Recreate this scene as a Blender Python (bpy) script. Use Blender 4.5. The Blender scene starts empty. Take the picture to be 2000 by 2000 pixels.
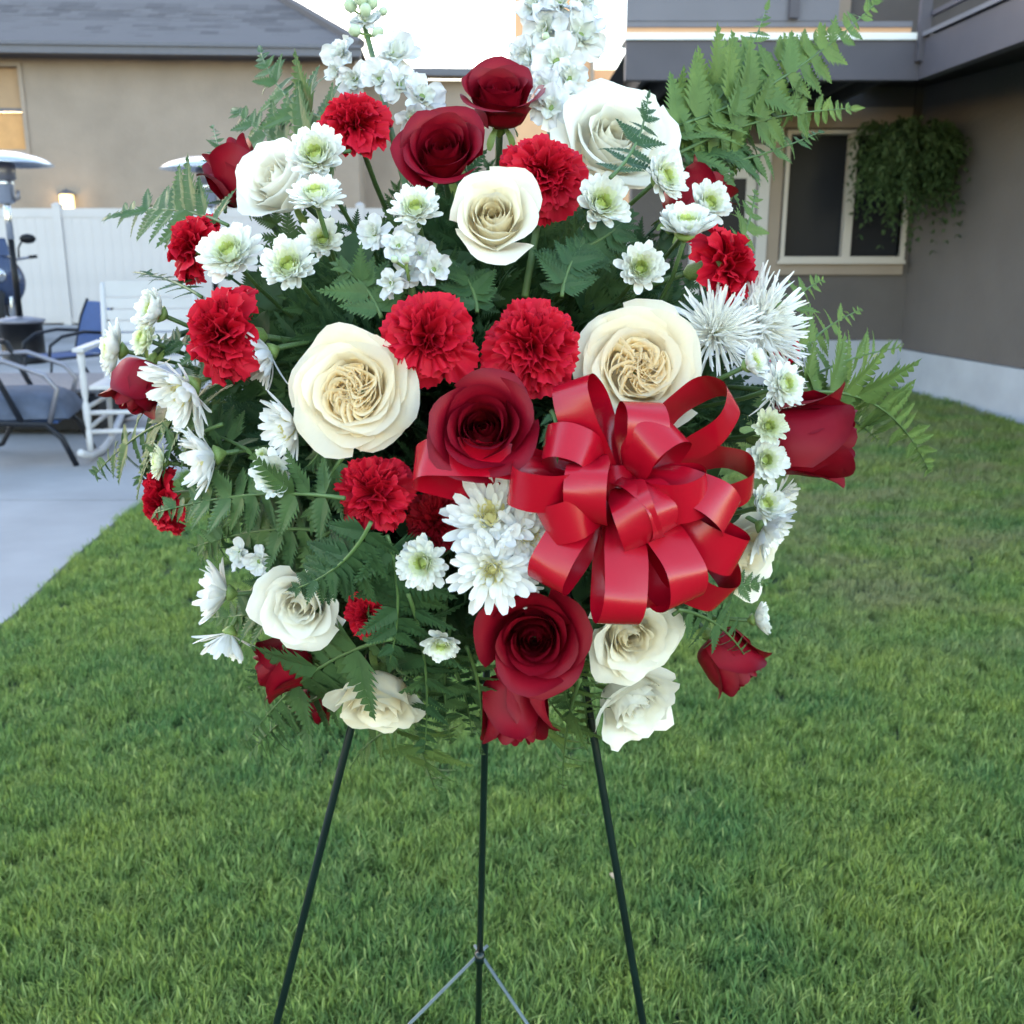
import bpy, math, random
import numpy as np
from mathutils import Vector, Matrix, Quaternion
R_ = math.radians
rng = random.Random(7)
nr = np.random.default_rng(11)
scn = bpy.context.scene
COL = scn.collection

# ------------------------------------------------------------------ camera, sky, sun, exposure
CAM_H = 1.22
TH = math.atan(513/2000)
FWD = Vector((0, math.cos(TH), -math.sin(TH)))
RGT = Vector((1, 0, 0))
UPV = Vector((0, math.sin(TH), math.cos(TH)))
CAM = Vector((0, 0, CAM_H))
cd = bpy.data.cameras.new('camera'); cam = bpy.data.objects.new('camera', cd); COL.objects.link(cam)
cam.location = CAM; cam.rotation_euler = (math.pi/2-TH, 0, 0)
cd.sensor_width = 36; cd.lens = 36; cd.clip_start = .02; cd.clip_end = 900
cd.dof.use_dof = True; cd.dof.focus_distance = .76; cd.dof.aperture_fstop = 14
scn.camera = cam

SUN_EL, SUN_AZ = R_(9), R_(-33)           # azimuth clockwise from +Y: low behind the neighbour's roof
w = bpy.data.worlds.new('World'); scn.world = w; w.use_nodes = True
wn = w.node_tree.nodes; wl = w.node_tree.links; wn.clear()
sky = wn.new('ShaderNodeTexSky'); sky.sky_type = 'NISHITA'; sky.sun_disc = False
sky.sun_elevation = SUN_EL; sky.sun_rotation = SUN_AZ
sky.air_density = 1.0; sky.dust_density = .6; sky.ozone_density = 1.5
bg = wn.new('ShaderNodeBackground'); bg.inputs[1].default_value = .15
wo = wn.new('ShaderNodeOutputWorld')
tint = wn.new('ShaderNodeMix'); tint.data_type = 'RGBA'; tint.blend_type = 'MULTIPLY'
tint.inputs[0].default_value = 1; tint.inputs[7].default_value = (1.16, 1.0, .90, 1)   # the evening sky's rosy cast
wl.new(sky.outputs[0], tint.inputs[6]); wl.new(tint.outputs[2], bg.inputs[0]); wl.new(bg.outputs[0], wo.inputs[0])
sl = bpy.data.lights.new('sun', 'SUN'); sun = bpy.data.objects.new('sun', sl); COL.objects.link(sun)
sl.energy = 2.; sl.angle = R_(.5); sl.color = (1, .93, .84)
sdir = Vector((math.sin(SUN_AZ)*math.cos(SUN_EL), math.cos(SUN_AZ)*math.cos(SUN_EL), math.sin(SUN_EL)))
sun.rotation_euler = sdir.to_track_quat('Z', 'Y').to_euler()
scn.view_settings.view_transform = 'Standard'; scn.view_settings.look = 'None'
scn.view_settings.exposure = 3.3; scn.view_settings.gamma = 1
scn.cycles.use_denoising = True
scn.cycles.max_bounces = 8; scn.cycles.diffuse_bounces = 4; scn.cycles.transmission_bounces = 6
scn.cycles.caustics_reflective = False; scn.cycles.caustics_refractive = False

# ------------------------------------------------------------------ photograph pixel -> point in the place
K = 2000/1932
def ray(px, py): return FWD + RGT*((px-1000)/2000) - UPV*((py-1000)/2000)
def at(px, py, d): return CAM + ray(px, py)*d
def gz(px, py, z=0.):
    r = ray(px, py); return CAM + r*((z-CAM.z)/r.z)
def gy(px, py, Y):
    r = ray(px, py); return CAM + r*(Y/r.y)
def ell(x, y):
    q = ((x-905)/730)**2 + ((y-770)/690)**2
    return .93 - .25*math.sqrt(max(0, 1-q))
def fp(x, y, dd=0): return at(x*K, y*K, ell(x, y)+dd)
def cdir(a, b, c): return (RGT*a + UPV*b - FWD*c).normalized()
HUB = at(900*K, 800*K, .96)

# ------------------------------------------------------------------ materials
def newmat(name):
    m = bpy.data.materials.new(name); m.use_nodes = True
    nt = m.node_tree; b = nt.nodes['Principled BSDF']; o = nt.nodes['Material Output']
    return m, nt, b, o
def setin(b, **kw):
    for k, v in kw.items():
        b.inputs[k.replace('_', ' ')].default_value = v
def rgba(c): return (c[0], c[1], c[2], 1)
def mixc(nt, fac, a, b):
    n = nt.nodes.new('ShaderNodeMix'); n.data_type = 'RGBA'
    for idx, v in ((0, fac), (6, a), (7, b)):
        if isinstance(v, (int, float)): n.inputs[idx].default_value = v
        elif isinstance(v, tuple): n.inputs[idx].default_value = rgba(v)
        else: nt.links.new(v, n.inputs[idx])
    return n.outputs[2]
def noise(nt, scale, detail=3, vec=None, rough=.55):
    n = nt.nodes.new('ShaderNodeTexNoise'); n.inputs['Scale'].default_value = scale
    n.inputs['Detail'].default_value = detail; n.inputs['Roughness'].default_value = rough
    if vec is not None: nt.links.new(vec, n.inputs['Vector'])
    return n.outputs[0]
def ramp(nt, val, p0, p1):
    n = nt.nodes.new('ShaderNodeMapRange'); n.inputs[1].default_value = p0; n.inputs[2].default_value = p1
    nt.links.new(val, n.inputs[0]); return n.outputs[0]
def math_(nt, op, a, b):
    n = nt.nodes.new('ShaderNodeMath'); n.operation = op; n.use_clamp = op in ('ADD', 'SUBTRACT')
    for i, v in enumerate((a, b)):
        if isinstance(v, (int, float)): n.inputs[i].default_value = v
        else: nt.links.new(v, n.inputs[i])
    return n.outputs[0]
def coord(nt, kind='Object'): return nt.nodes.new('ShaderNodeTexCoord').outputs[kind]
def mapping(nt, vec, sc):
    n = nt.nodes.new('ShaderNodeMapping'); n.inputs['Scale'].default_value = sc
    nt.links.new(vec, n.inputs['Vector']); return n.outputs[0]
def bump(nt, b, h, strength, dist=.002):
    n = nt.nodes.new('ShaderNodeBump'); n.inputs['Strength'].default_value = strength
    n.inputs['Distance'].default_value = dist
    nt.links.new(h, n.inputs['Height']); nt.links.new(n.outputs[0], b.inputs['Normal'])
def translucent(nt, b, o, col, fac):
    t = nt.nodes.new('ShaderNodeBsdfTranslucent'); mx = nt.nodes.new('ShaderNodeMixShader')
    mx.inputs[0].default_value = fac
    if isinstance(col, tuple): t.inputs[0].default_value = rgba(col)
    else: nt.links.new(col, t.inputs[0])
    nt.links.new(b.outputs[0], mx.inputs[1]); nt.links.new(t.outputs[0], mx.inputs[2])
    nt.links.new(mx.outputs[0], o.inputs[0])
def plain(name, col, rough=.6, metal=0, var=.15, scale=8, bs=0, bscale=60, spec=.4, kind='Object'):
    m, nt, b, o = newmat(name)
    v = coord(nt, kind)
    n = noise(nt, scale, 5, v)
    dark = tuple(c*(1-var) for c in col); lite = tuple(min(1, c*(1+var)) for c in col)
    nt.links.new(mixc(nt, ramp(nt, n, .3, .7), dark, lite), b.inputs['Base Color'])
    setin(b, Roughness=rough, Metallic=metal, Specular_IOR_Level=spec)
    if bs: bump(nt, b, noise(nt, bscale, 4, v), bs, .01)
    return m
def petal_mat(name, outer, inner, trans=.25, rough=.55, sheen=.0, k=.5, spec=.3, veins=.10, edge=None):
    """outer / inner tone by the petal's own tint (object colour) and the distance from its base (uv)."""
    m, nt, b, o = newmat(name)
    uv = nt.nodes.new('ShaderNodeSeparateXYZ'); tc = coord(nt, 'UV'); nt.links.new(tc, uv.inputs[0])
    oi = nt.nodes.new('ShaderNodeObjectInfo'); sc = nt.nodes.new('ShaderNodeSeparateColor')
    nt.links.new(oi.outputs['Color'], sc.inputs[0])
    base = math_(nt, 'MULTIPLY', math_(nt, 'SUBTRACT', 1., uv.outputs[1]), k)
    f = math_(nt, 'ADD', math_(nt, 'MULTIPLY', sc.outputs[0], math_(nt, 'ADD', base, .45)), math_(nt, 'MULTIPLY', base, .35))
    f = math_(nt, 'ADD', f, math_(nt, 'MULTIPLY', math_(nt, 'SUBTRACT', noise(nt, 3.5, 4, coord(nt)), .48), .8))
    c = mixc(nt, f, outer, inner)
    vn = noise(nt, 1, 3, mapping(nt, tc, (38, 2.5, 1)))
    dk = mixc(nt, math_(nt, 'MULTIPLY', ramp(nt, vn, .35, .75), .10), c, tuple(x*.78 for x in outer))
    if edge: dk = mixc(nt, math_(nt, 'MULTIPLY', ramp(nt, uv.outputs[1], .86, 1.), .55), dk, edge)     # darkened rim of the petal
    nt.links.new(dk, b.inputs['Base Color'])
    setin(b, Roughness=rough, Specular_IOR_Level=spec, Sheen_Weight=sheen, Sheen_Roughness=.4)
    bump(nt, b, vn, veins, .0012)
    if trans: translucent(nt, b, o, dk, trans)
    return m
def leaf_mat(name, top, under, trans=.18, rough=.5):
    m, nt, b, o = newmat(name)
    g = nt.nodes.new('ShaderNodeNewGeometry'); oi = nt.nodes.new('ShaderNodeObjectInfo')
    c = mixc(nt, g.outputs['Backfacing'], top, under)
    c2 = mixc(nt, math_(nt, 'MULTIPLY', oi.outputs['Random'], .5), c, tuple(x*y for x, y in zip(top, (1.9, 1.5, 1.1))))
    n = noise(nt, 60, 4, g.outputs['Position'])
    c3 = mixc(nt, math_(nt, 'MULTIPLY', ramp(nt, n, .35, .7), .45), c2, tuple(x*.5 for x in top))
    nt.links.new(c3, b.inputs['Base Color']); setin(b, Roughness=rough, Specular_IOR_Level=.20)
    bump(nt, b, n, .3, .001)
    translucent(nt, b, o, c3, trans)
    return m
M = {}
M['red_rose'] = petal_mat('red_rose_petal', (.25, .002, .014), (.17, .001, .006), .10, .5, 0, spec=.22, edge=(.12, .001, .009))
M['carnation'] = petal_mat('red_carnation_petal', (.58, .005, .026), (.30, .001, .008), .2, .6, 0, spec=.2, edge=(.66, .015, .045))
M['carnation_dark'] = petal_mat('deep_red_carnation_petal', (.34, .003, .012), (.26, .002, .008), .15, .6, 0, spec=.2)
M['white_rose'] = petal_mat('white_rose_petal', (.91, .90, .85), (.94, .86, .60), .40, .5, 0)
M['cream_rose'] = petal_mat('cream_rose_petal', (.92, .89, .79), (.97, .83, .52), .40, .5, 0)
M['garden_rose'] = petal_mat('peach_cream_rose_petal', (.93, .87, .74), (.99, .77, .36), .55, .5, 0, k=.75)
M['mum'] = petal_mat('white_mum_petal', (.88, .88, .87), (.72, .80, .32), .28, .5, 0, k=.3)
M['mum_green'] = petal_mat('green_mum_floret', (.74, .80, .36), (.46, .58, .10), .25, .5, 0)
M['daisy'] = petal_mat('white_daisy_petal', (.87, .87, .88), (.84, .80, .50), .3, .5, 0, k=.3)
M['daisy_centre'] = petal_mat('cream_daisy_floret', (.82, .76, .42), (.66, .62, .16), .2, .5, 0)
M['stock'] = petal_mat('white_stock_petal', (.72, .72, .77), (.66, .72, .50), .25, .55, 0)
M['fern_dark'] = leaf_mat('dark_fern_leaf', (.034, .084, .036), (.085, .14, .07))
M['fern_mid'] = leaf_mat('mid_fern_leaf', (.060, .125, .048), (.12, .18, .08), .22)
M['fern_light'] = leaf_mat('pale_backlit_fern_leaf', (.105, .185, .058), (.165, .24, .09), .3)  # paler leaf backs, with the right-hand ferns' backlight put into the colour
M['stem'] = plain('green_stem', (.07, .13, .04), .5, var=.3, scale=30)
M['stem_dark'] = plain('dark_green_stem', (.03, .065, .025), .5, var=.3, scale=30)
M['calyx'] = plain('pale_green_calyx', (.17, .25, .07), .5, var=.25, scale=40)
M['basket_fern'] = leaf_mat('basket_fern_leaf', (.045, .082, .032), (.065, .11, .045))
M['leaf'] = leaf_mat('broad_leaf', (.025, .062, .026), (.07, .12, .06), .12)

# ------------------------------------------------------------------ object helpers
def mesh(name, V, F, mat=None, uv=None, smooth=True):
    me = bpy.data.meshes.new(name)
    V = np.asarray(V, dtype=np.float64)
    me.from_pydata(V.tolist(), [], F if isinstance(F, list) else F.tolist())
    if mat is not None: me.materials.append(mat)
    if smooth: me.polygons.foreach_set('use_smooth', [True]*len(me.polygons))
    if uv is not None:
        ul = me.uv_layers.new(name='uv'); idx = np.empty(len(me.loops), dtype=np.int32)
        me.loops.foreach_get('vertex_index', idx)
        ul.data.foreach_set('uv', np.asarray(uv)[idx].ravel().astype(np.float32))
    me.update(); return me
def obj(name, me, parent=None, mat4=None, tint=None, kind=None):
    o = bpy.data.objects.new(name, me); COL.objects.link(o)
    if parent is not None: o.parent = parent
    if mat4 is not None: o.matrix_basis = mat4
    if tint is not None: o.color = (tint, 0, 0, 1)
    if kind: o['kind'] = kind
    return o
def tag(o, label, cat, group=None):
    o['label'] = label; o['category'] = cat
    if group: o['group'] = group
    return o
def thing(name, label, cat, mat4=None, group=None):
    o = bpy.data.objects.new(name, None); COL.objects.link(o)
    o.empty_display_size = .05
    if mat4 is not None: o.matrix_basis = mat4
    return tag(o, label, cat, group)
def frame(pos, z, roll=0., s=1.):
    q = z.to_track_quat('Z', 'Y')
    return Matrix.Translation(pos) @ q.to_matrix().to_4x4() @ Matrix.Rotation(roll, 4, 'Z') @ Matrix.Scale(s, 4)
_gf = {}
def gfaces(nu, nv, closed=False):
    k = (nu, nv, closed)
    if k not in _gf:
        i, j = np.meshgrid(np.arange(nu if closed else nu-1), np.arange(nv-1), indexing='ij')
        a = i*nv+j; b = ((i+1) % nu)*nv+j
        _gf[k] = np.stack([a, b, b+1, a+1], -1).reshape(-1, 4)
    return _gf[k]
class MB:
    """collects shapes for one mesh"""
    def __init__(s): s.v = []; s.f = []; s.n = 0
    def add(s, V, F):
        V = np.asarray(V, float).reshape(-1, 3); s.v.append(V)
        s.f += [[int(i)+s.n for i in f] for f in F]; s.n += len(V); return s
    def box(s, a, b, M4=None):
        a, b = np.minimum(a, b), np.maximum(a, b)
        V = np.array([[x, y, z] for x in (a[0], b[0]) for y in (a[1], b[1]) for z in (a[2], b[2])], float)
        if M4 is not None: V = xf(V, M4)
        s.add(V, [(0, 1, 3, 2), (4, 6, 7, 5), (0, 4, 5, 1), (2, 3, 7, 6), (0, 2, 6, 4), (1, 5, 7, 3)]); return s
    def tube(s, pts, r, n=8, cap=True):
        P = [Vector(p) for p in pts]; m = len(P)
        rr = r if hasattr(r, '__len__') else [r]*m
        t0 = (P[1]-P[0]).normalized(); up = Vector((0, 0, 1)) if abs(t0.z) < .9 else Vector((1, 0, 0))
        nrm = (up - t0*up.dot(t0)).normalized(); V = []
        for i in range(m):
            t = (P[min(i+1, m-1)]-P[max(i-1, 0)]).normalized()
            nrm = (nrm - t*nrm.dot(t)).normalized(); bn = t.cross(nrm)
            for k in range(n):
                a = 2*math.pi*k/n; V.append(P[i] + (nrm*math.cos(a) + bn*math.sin(a))*rr[i])
        F = [(i*n+k, i*n+(k+1) % n, (i+1)*n+(k+1) % n, (i+1)*n+k) for i in range(m-1) for k in range(n)]
        if cap: F += [tuple(reversed(range(n))), tuple(range((m-1)*n, m*n))]
        s.add([tuple(v) for v in V], F); return s
    def lathe(s, prof, n=24, M4=None, c=(0, 0, 0)):
        V = [(c[0]+r*math.cos(2*math.pi*k/n), c[1]+r*math.sin(2*math.pi*k/n), c[2]+z) for r, z in prof for k in range(n)]
        m = len(prof)
        F = [(i*n+k, i*n+(k+1) % n, (i+1)*n+(k+1) % n, (i+1)*n+k) for i in range(m-1) for k in range(n)]
        if M4 is not None: V = xf(np.array(V), M4)
        s.add(V, F); return s
    def prism(s, poly, a, b, axis):
        n = len(poly)
        def pt(p, h):
            q = list(p); q.insert(axis, h); return q
        s.add([pt(p, a) for p in poly]+[pt(p, b) for p in poly],
              [tuple(range(n)), tuple(reversed(range(n, 2*n)))]+[(i, i+n, (i+1) % n+n, (i+1) % n) for i in range(n)]); return s
    def mesh(s, name, mat, smooth=False): return mesh(name, np.concatenate(s.v), s.f, mat, smooth=smooth)
    def obj(s, name, mat, parent=None, smooth=False, kind=None, mat4=None):
        return obj(name, s.mesh(name, mat, smooth), parent, mat4, kind=kind)
def xf(V, M4):
    A = np.array(M4); return V @ A[:3, :3].T + A[:3, 3]
def bez(p0, p1, p2, n):
    return [p0*(1-t)**2 + p1*2*t*(1-t) + p2*t*t for t in np.linspace(0, 1, n)]
def struct(o): o['kind'] = 'structure'; return o

# ================================================================== SETTING: materials
M['stucco_left'] = plain('tan_stucco', (.275, .222, .186), .9, var=.14, scale=1.1, bs=.5, bscale=30)
M['stucco_right'] = plain('dark_taupe_stucco', (.108, .095, .097), .9, var=.14, scale=1.3, bs=.6, bscale=35)
M['trim_tan'] = plain('tan_trim_paint', (.27, .215, .18), .6, var=.05, scale=4)
M['sash'] = plain('almond_vinyl', (.46, .42, .40), .45, var=.03)
M['white_vinyl'] = plain('white_vinyl', (.46, .44, .45), .45, var=.05, scale=2)
M['white_paint'] = plain('white_paint', (.42, .42, .45), .5, var=.06, scale=6)
M['foundation'] = plain('grey_concrete_foundation', (.34, .36, .43), .85, var=.10, scale=3, bs=.2, bscale=30)
M['concrete'] = plain('pale_concrete', (.255, .25, .262), .85, var=.22, scale=1.1, bs=.15, bscale=50)
M['beam'] = plain('grey_painted_beam', (.085, .078, .10), .6, var=.08, scale=3)
M['siding'] = plain('blue_grey_siding', (.17, .165, .20), .6, var=.06, scale=3)
M['dark_wood'] = plain('dark_stained_joist', (.035, .032, .036), .8, var=.2, scale=6)
M['flashing'] = plain('white_metal_flashing', (.80, .80, .82), .35, var=.03)
M['gutter'] = plain('grey_metal_gutter', (.10, .10, .125), .5, var=.06)
M['black'] = plain('black_powder_coat', (.006, .0065, .009), .45, var=.2, spec=.2)
M['chair_metal'] = plain('dark_grey_metal', (.011, .013, .020), .45, var=.2, spec=.2)
M['steel'] = plain('brushed_steel', (.62, .63, .66), .25, metal=1, var=.06)
M['pewter'] = plain('dull_grey_metal', (.20, .20, .24), .4, metal=.6, var=.1)
M['navy'] = plain('navy_sling_fabric', (.018, .05, .16), .8, var=.1, scale=20)
M['cushion'] = plain('blue_grey_cushion_fabric', (.055, .068, .105), .85, var=.22, scale=14, bs=.3, bscale=80)
M['table'] = plain('grey_slat_paint', (.095, .095, .115), .6, var=.10)
M['bike_blue'] = plain('dark_blue_gloss_paint', (.03, .045, .10), .12, var=.1, spec=.6)
M['rubber'] = plain('black_rubber', (.012, .012, .013), .8, var=.2)
M['easel'] = plain('dark_green_easel_wire', (.003, .011, .0095), .3, var=.2, scale=30, spec=.5)
M['wire'] = plain('grey_green_wire', (.11, .14, .15), .4, var=.2, scale=40)
M['peach'] = plain('peach_stucco', (.62, .36, .21), .9, var=.05, scale=2)
def glass_mat(name, tint, rough=.06):
    m, nt, b, o = newmat(name)
    nt.links.new(mixc(nt, noise(nt, 1.2, 2, coord(nt)), tint, tuple(c*1.5 for c in tint)), b.inputs['Base Color'])
    setin(b, Roughness=rough, Specular_IOR_Level=.05); return m
M['glass'] = glass_mat('dark_window_glass', (.016, .017, .022), .25)
M['blind'] = plain('tan_blind', (.36, .24, .15), .8, var=.05)
M['blind_lo'] = plain('orange_curtain', (.55, .30, .13), .8, var=.08)
m, nt, b, o = newmat('lit_lamp_glass'); setin(b, Base_Color=(1, .8, .45, 1), Emission_Color=(1, .72, .28, 1), Emission_Strength=.32); M['lamp'] = m
def shingle_mat():
    m, nt, b, o = newmat('asphalt_shingle')
    oi = nt.nodes.new('ShaderNodeObjectInfo'); n = noise(nt, 30, 4, coord(nt))
    c = mixc(nt, oi.outputs['Random'], (.060, .052, .058), (.122, .108, .116))
    nt.links.new(mixc(nt, math_(nt, 'MULTIPLY', n, .5), c, (.072, .066, .072)), b.inputs['Base Color']); setin(b, Roughness=.9)
    return m
M['shingle'] = shingle_mat()

def lawn_colours(nt, pos):
    big = noise(nt, 1.9, 4, pos, .65); sm = noise(nt, 11, 3, pos)
    c = mixc(nt, ramp(nt, big, .38, .62), (.135, .262, .076), (.325, .400, .080))
    return mixc(nt, math_(nt, 'MULTIPLY', ramp(nt, sm, .5, .8), .6), c, (.34, .41, .14))
def grass_mat():
    m, nt, b, o = newmat('grass_blade')
    g = nt.nodes.new('ShaderNodeNewGeometry'); oi = nt.nodes.new('ShaderNodeObjectInfo')
    c = lawn_colours(nt, g.outputs['Position'])
    c = mixc(nt, math_(nt, 'MULTIPLY', oi.outputs['Random'], .30), c, (.15, .25, .12))
    at_ = nt.nodes.new('ShaderNodeAttribute'); at_.attribute_name = 'blade'
    c = mixc(nt, at_.outputs['Fac'], c, (.055, .125, .040))       # older, darker blades
    c = mixc(nt, ramp(nt, at_.outputs['Fac'], .012, .0), c, (.42, .50, .17))    # young pale blades
    # dry, sparser turf towards the house
    sep = nt.nodes.new('ShaderNodeSeparateXYZ'); nt.links.new(g.outputs['Position'], sep.inputs[0])
    dry = ramp(nt, noise(nt, 2.6, 4, mapping(nt, g.outputs['Position'], (.7, 1.6, .1))), .42, .66)
    yy = math_(nt, 'MULTIPLY', ramp(nt, sep.outputs[1], 2.6, 3.6), ramp(nt, sep.outputs[0], .4, 1.2))
    c = mixc(nt, math_(nt, 'MULTIPLY', math_(nt, 'MULTIPLY', dry, yy), .9), c, (.27, .27, .14))
    nt.links.new(c, b.inputs['Base Color']); setin(b, Roughness=.5, Specular_IOR_Level=.18)
    translucent(nt, b, o, c, .4); return m
M['grass'] = grass_mat()
def soil_mat():
    m, nt, b, o = newmat('turf_soil'); g = coord(nt)
    nt.links.new(mixc(nt, ramp(nt, noise(nt, 25, 5, g), .35, .65), (.012, .026, .010), (.03, .05, .016)), b.inputs['Base Color'])
    setin(b, Roughness=.95); bump(nt, b, noise(nt, 120, 4, g), .6, .02); return m
M['soil'] = soil_mat()

# ================================================================== SETTING: ground
def sheet(name, pts, z, mat, kind='structure', parent=None, thick=0):
    mb = MB()
    if thick: mb.prism([(p[0], p[1]) for p in pts], z-thick, z, 2)
    else: mb.add([(p[0], p[1], z) for p in pts], [tuple(range(len(pts)))])
    o = mb.obj(name, mat, parent)
    if kind: o['kind'] = kind
    return o
sheet('ground', [(-400, -100), (400, -100), (400, 700), (-400, 700)], -.08, M['soil'])
EDGE = [(-1.66, -1.), (-1.66, 2.6), (-1.68, 3.3), (-1.74, 3.8), (-1.80, 4.6), (-1.80, 9.2)]
LAWN = EDGE + [(3.55, 9.2), (4.4, -1.)]
sheet('lawn', LAWN, 0, M['soil'])
def edge_x(Y): return np.interp(Y, [p[1] for p in EDGE], [p[0] for p in EDGE])
# patio: poured slabs with joints between
pat = sheet('patio', [(-14, -1), (-1.62, -1), (-1.62, 2.6), (-1.64, 3.3), (-1.70, 3.8), (-1.76, 4.6), (-1.76, 9.24), (3.5, 9.24), (3.5, 17.1), (-14, 17.1)], -.02, M['concrete'])
jy = [-1, 1.2, gz(120, 985).y, 8.0, 12.2, 17.0]
for i in range(len(jy)-1):
    y0, y1 = jy[i]+.006, jy[i+1]-.006
    xs = [-13.8, -9.5, -5.6, None]
    for j in range(3):
        x0, x1 = xs[j]+.006, (xs[j+1]-.006 if xs[j+1] is not None else None)
        if x1 is None:
            ys = sorted({y0, y1} | {p[1] for p in EDGE if y0 < p[1] < y1})
            ys = [y for y in ys if y < 9.2] or [y0]
            if y1 <= 9.2: pts = [(x0, y0)] + [(float(edge_x(y))-.012, y) for y in ys] + [(x0, y1)]
            elif y0 < 9.2: pts = [(x0, y0)] + [(float(edge_x(y))-.012, y) for y in ys] + [(-1.81, 9.22), (3.4, 9.22), (3.4, y1), (x0, y1)]
            else: pts = [(x0, y0), (3.4, y0), (3.4, y1), (x0, y1)]
        else: pts = [(x0, y0), (x1, y0), (x1, y1), (x0, y1)]
        sheet('slab', pts, .022, M['concrete'], None, pat, .03)

# grass: tufts spread over the lawn
def tuft(seed, nb, hmin, hmax, spread, wmul=1.):
    r = np.random.default_rng(seed); V = []; F = []; SHD = []
    for k in range(nb):
        a = r.uniform(0, 2*math.pi); rad = spread*math.sqrt(r.uniform()); bx, by = rad*math.cos(a), rad*math.sin(a)
        h = r.uniform(hmin, hmax); lean = r.uniform(.10, .80)*h; la = r.uniform(0, 2*math.pi)
        wd = r.uniform(.0009, .0017)*wmul; px, py = -math.sin(la+r.normal(0, .4)), math.cos(la+r.normal(0, .4))
        b0 = len(V)
        for t, ws in ((0, 1), (.4, .95), (.75, .65)):
            ox, oy, oz = bx+math.cos(la)*lean*t*t, by+math.sin(la)*lean*t*t, h*(t-.25*t*t*lean/h)
            V += [(ox+px*wd*ws, oy+py*wd*ws, oz), (ox-px*wd*ws, oy-py*wd*ws, oz)]
        V.append((bx+math.cos(la)*lean, by+math.sin(la)*lean, h*(1-.3*lean/h)))
        F += [(b0, b0+1, b0+3, b0+2), (b0+2, b0+3, b0+5, b0+4), (b0+4, b0+5, b0+6)]
        SHD += [r.uniform(0, .8)**2]*7
    me = mesh('tuft', V, F, M['grass'])
    a = me.attributes.new('blade', 'FLOAT', 'POINT'); a.data.foreach_set('value', np.array(SHD, dtype=np.float32)); return me
tufts = bpy.data.collections.new('grass_tufts')
for i in range(8):
    o = bpy.data.objects.new('tuft', tuft(i, 38, .015, .044, .024)); tufts.objects.link(o)
def lawn_points():
    P = []
    for (y0, y1, dens) in ((1.0, 2.2, 3400), (2.2, 3.4, 2200), (3.4, 5.2, 1100), (5.2, 9.15, 520)):
        hw = .58*y1+.25; n = int(dens*(y1-y0)*2*hw)
        X = nr.uniform(-hw, hw, n); Y = nr.uniform(y0, y1, n)
        ok = (X > np.interp(Y, [p[1] for p in EDGE], [p[0] for p in EDGE])-.01) & (X < 3.55)
        P.append(np.stack([X[ok], Y[ok], np.zeros(ok.sum())], 1))
    return np.concatenate(P)
LP = lawn_points()
gm = bpy.data.meshes.new('grass'); gm.from_pydata(LP.tolist(), [], [])
sc = nr.uniform(.65, 1.25, len(LP))*(1+.18*np.maximum(0, LP[:, 1]-3.4))
a = gm.attributes.new('tuft_scale', 'FLOAT', 'POINT'); a.data.foreach_set('value', sc.astype(np.float32))
a = gm.attributes.new('tuft_turn', 'FLOAT_VECTOR', 'POINT')
rot = np.stack([nr.normal(0, .16, len(LP)), nr.normal(0, .16, len(LP)), nr.uniform(0, 6.28, len(LP))], 1)
a.data.foreach_set('vector', rot.ravel().astype(np.float32))
gob = obj('grass', gm, kind='stuff'); gob['label'] = 'short green lawn grass around the flower stand'
ng = bpy.data.node_groups.new('grass_spread', 'GeometryNodeTree')
ng.interface.new_socket('Geometry', in_out='INPUT', socket_type='NodeSocketGeometry')
ng.interface.new_socket('Geometry', in_out='OUTPUT', socket_type='NodeSocketGeometry')
gi = ng.nodes.new('NodeGroupInput'); go = ng.nodes.new('NodeGroupOutput')
ci = ng.nodes.new('GeometryNodeCollectionInfo'); ci.inputs['Collection'].default_value = tufts
ci.inputs['Separate Children'].default_value = True; ci.inputs['Reset Children'].default_value = True
ip = ng.nodes.new('GeometryNodeInstanceOnPoints'); ip.inputs['Pick Instance'].default_value = True
a1 = ng.nodes.new('GeometryNodeInputNamedAttribute'); a1.data_type = 'FLOAT'; a1.inputs[0].default_value = 'tuft_scale'
a2 = ng.nodes.new('GeometryNodeInputNamedAttribute'); a2.data_type = 'FLOAT_VECTOR'; a2.inputs[0].default_value = 'tuft_turn'
ri = ng.nodes.new('FunctionNodeRandomValue'); ri.data_type = 'INT'
ri.inputs[4].default_value = 0; ri.inputs[5].default_value = 7
e2r = ng.nodes.new('FunctionNodeEulerToRotation')
L = ng.links.new
L(gi.outputs[0], ip.inputs['Points']); L(ci.outputs[0], ip.inputs['Instance'])
L(ri.outputs[2], ip.inputs['Instance Index']); L(a1.outputs[0], ip.inputs['Scale'])
L(a2.outputs[0], e2r.inputs[0]); L(e2r.outputs[0], ip.inputs['Rotation']); L(ip.outputs[0], go.inputs[0])
md = gob.modifiers.new('spread', 'NODES'); md.node_group = ng

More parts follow.
